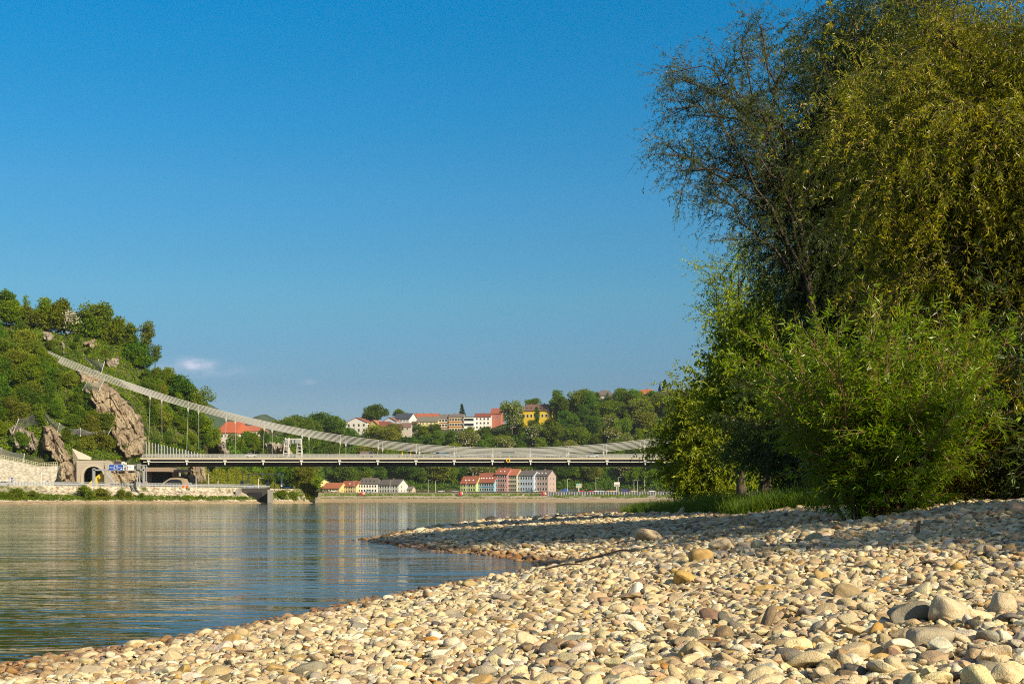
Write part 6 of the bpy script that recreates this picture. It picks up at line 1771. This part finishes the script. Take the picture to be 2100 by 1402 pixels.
cabinet(495.5, 994, 436, 5.5, 7.5, plain("cabinet_bluegrey", (.35, .42, .44), .6), "blue grey cabinet left of the white portal frame")
cabinet(548.5, 996.5, 434, 5, 8, white_steel_m, "white cabinet inside the white portal frame")
cabinet(577, 997, 433, 9, 4.5, plain("cabinet_beige", (.42, .32, .27), .7), "low beige cabinet at the right post of the portal frame")
cabinet(368, 976, 420, 3, 7, white_steel_m, "small white box on a post above the dark tunnel mouth", d=.5)
for kind, px, Y, col, lab in [('car', 10, 357, (.30, .33, .36), "slate grey car at the left edge before the rubble wall"), ('car', 154, 362, (.09, .09, .10), "dark car just left of the tunnel arch"), ('car', 138, 363, (.14, .14, .15), "dark car behind the fence right of the rubble wall"), ('van', 381, 424, (.36, .42, .45), "pale van right beside the dark tunnel mouth"), ('car', 515, 426, (.14, .20, .32), "blue car passing under the left post of the portal frame"), ('car', 590, 440, (.50, .50, .50), "grey car right of the portal frame under the bridge")]:
    X = lx(px, Y); car(kind, (X, Y, max(float(land_z(X, Y)), ROAD_Z - .02) + .02), 0, col, lab)

# rockfall nets on posts
M = Mat("wire_net"); tr = M.node('ShaderNodeBsdfTransparent'); mx = M.node('ShaderNodeMixShader')
mp = M.coords('UV') if False else M.coords('Position')
wv = M.noise(mp, 5.0, 1)
M.set((.30, .31, .31), .6, .3, .3)
mx.inputs[0].default_value = .42
M.l.new(tr.outputs[0], mx.inputs[1]); M.l.new(M.p.outputs[0], mx.inputs[2]); M.l.new(mx.outputs[0], M.out.inputs['Surface'])
net_m = M.m
def net(top, bot, off, label, sag=1.2):
    """top/bot: matching photo points of the net's edges, standing off metres before the hillside"""
    Yb = np.array([np.nanmin(land_hit([b[0]], [b[1]], 300, 520)) for b in bot]) - off
    T = np.array([at(t[0], t[1], y - .3) for t, y in zip(top, Yb)]); B = np.array([at(b[0], b[1], y) for b, y in zip(bot, Yb)])
    r = empty("rockfall_net", tuple(B[0])); tag(r, label, "net"); o0 = B[0]
    ns = 12; V = []; n = len(T)
    for i in range(n - 1):
        for k in range(ns + (i == n - 2)):
            t = k / ns; s = sag * 4 * t * (1 - t)
            a = T[i] * (1 - t) + T[i + 1] * t - np.array([0, 0, s]); b = B[i] * (1 - t) + B[i + 1] * t
            V.append([a * (1 - u) + b * u + np.array([0, -.5 * math.sin(u * 3.1), 0]) for u in np.linspace(0, 1, 7)])
    V = np.array(V); c, q = V.shape[:2]
    mb = MB()                                              # a real mesh of wires
    G_ = V - o0
    for i in range(c):
        mb.tube(G_[i], .026, 3, caps=False)
    for j in range(q): mb.tube(G_[:, j], .026 if j else .06, 3, caps=False)
    for i in range(c - 1):
        for j in range(q - 1):
            mb.bar(G_[i, j], G_[i + 1, j + 1], .03)
            mb.bar((G_[i, j] + G_[i + 1, j]) / 2, (G_[i, j + 1] + G_[i + 1, j + 1]) / 2, .027)
            mb.bar((G_[i, j] + G_[i, j + 1]) / 2, (G_[i + 1, j] + G_[i + 1, j + 1]) / 2, .027)
    mb.build("mesh", plain("net_wire", (.17, .175, .17), .6, .3), r)
    for t, b in zip(T, B): MB().tube([b - o0 - (t - b) * .15, t - o0 + (t - b) * .06], .11, 6).build("post", white_steel_m, r)
net([(38, 859), (86, 836)], [(28, 884), (96, 862)], 5, "grey rockfall net rising to a tall post above the tunnel rock, on the left", .8)
net([(86, 836), (122, 868), (165, 878), (214, 882), (228, 878)], [(96, 862), (118, 884), (165, 892), (206, 894), (222, 890)], 6, "long sagging rockfall net across the slope above the tunnel portal", .9)
net([(172, 728), (202, 738), (214, 742)], [(186, 746), (205, 762), (208, 764)], 6, "small rockfall net just above the cable on the cliff", .6)
net([(178, 784), (214, 778)], [(170, 798), (202, 802)], 7, "tilted rockfall net between two leaning posts below the cable", .6)
net([(-40, 916), (2, 918), (50, 930)], [(-40, 932), (2, 936), (48, 946)], 4, "dark rockfall net behind the rubble wall's railing", .5)

# shrubs on the stone slope by the water
rgs = random.Random(4)
for px, top, w, lab in [(32, 1001, 1.3, "leafy shrub on the stone slope near the left edge"), (69, 1006, 1.0, "small round shrub second from the left on the stone slope"), (176, 995, 1.0, "tallest grey green shrub on the slope below the tunnel arch"), (206, 1001, 1.3, "wide shrub right of the tallest one below the tunnel"), (248, 1003, .8, "narrow shrub on the slope below the blue road sign"), (263, 1007, .8, "low shrub just right of the narrow one on the slope"), (290, 1010, .9, "small pale shrub on the slope below the abutment"), (8, 1012, 1.2, "low shrub cut by the left edge of the photo"), (575, 1003, 1.5, "broad shrub at the right end of the stone slope"), (600, 1006, 1.2, "second broad shrub at the right end of the stone slope"), (632, 990, 1.0, "willow shrub at the tip of the left bank"), (545, 1012, 1.2, "low shrub beside the shaded stretch of the bank"), (412, 1014, .9, "little shrub at mid length of the stone slope")]:
    Y = float(np.interp(px, _kpx, _B1)) + 2.0
    p = at(px, 1022, Y); h = (1022 - top) * Y / FPX
    plant('bushy' if rgs.random() < .6 else 'round', p[0], Y, float(land_z(p[0], Y)) - .3, h + .3, lab, name="bank_shrub", wide=w, cat="shrub")
scrub("bank_grass", "rough green grass along the foot of the stone slope on the left bank", [(-60, 1010), (60, 1013), (150, 1018), (330, 1017), (520, 1020), (545, 1008), (640, 1006), (648, 1025), (400, 1026.2), (0, 1026.5), (-60, 1026)], 7000, 91, (285, 520), .30, far_leaf, clump=6, skip_rock=False, r=.35)
scrub("bank_grass", "patches of green grass on the stony far shore", [(1130, 1016), (1330, 1015), (1400, 1015), (1400, 1019), (1330, 1021), (1140, 1020)], 500, 92, (640, 850), .7, far_leaf, clump=6, skip_rock=False, r=.8)
scrub("slope_scrub", "scrub and grass on the verge behind the left bank road under the bridge", [(395, 975), (470, 960), (640, 975), (640, 1002), (500, 1000), (395, 998)], 5000, 93, (380, 700), .6, olive_leaf, skip_rock=True, r=.8)
scrub("bank_grass", "dark green strip of grass at the foot of the far quay wall", [(655, 1014.6), (1118, 1014.6), (1118, 1016.4), (655, 1016.4)], 900, 95, (640, 850), .55, far_leaf, clump=6, skip_rock=False, r=.5)
scrub("bank_grass", "broken green strip of grass along the middle of the far beach", [(655, 1021.0), (1118, 1021.0), (1118, 1022.4), (655, 1022.4)], 420, 96, (640, 850), .5, olive_leaf, clump=5, skip_rock=False, r=.45)
# added dark recess standing in for the shaded stretch of bank
of = empty("shade_recess", (lx(520, 392), 392, 1)); tag(of, "dark recess with concrete wing walls where the stone slope ends at a culvert", "added_recess")
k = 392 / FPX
MB().box((0, 3, 1.5), (9, .6, 4.6)).build("back_wall", plain("shade_dark_wall", (.05, .045, .04), .8), of)
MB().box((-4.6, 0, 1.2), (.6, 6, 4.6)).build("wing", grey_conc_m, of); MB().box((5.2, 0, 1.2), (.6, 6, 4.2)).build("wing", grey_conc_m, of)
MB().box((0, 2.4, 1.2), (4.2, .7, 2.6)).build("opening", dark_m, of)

# ================================================================ THE AIR BETWEEN US AND THE FAR HILLS
hz = Mat("valley_air")
hz.n.remove(hz.p)
pv = hz.node('ShaderNodeVolumePrincipled'); pv.inputs['Color'].default_value = (.80, .88, 1.0, 1); pv.inputs['Density'].default_value = 0.00004; pv.inputs['Anisotropy'].default_value = 0.0
hz.l.new(pv.outputs[0], hz.out.inputs['Volume'])
tag(MB().box((0, 675, 112), (13000, 4550, 240)).build("haze", hz.m), "thin blue evening air over the whole river valley", "haze", kind='stuff')
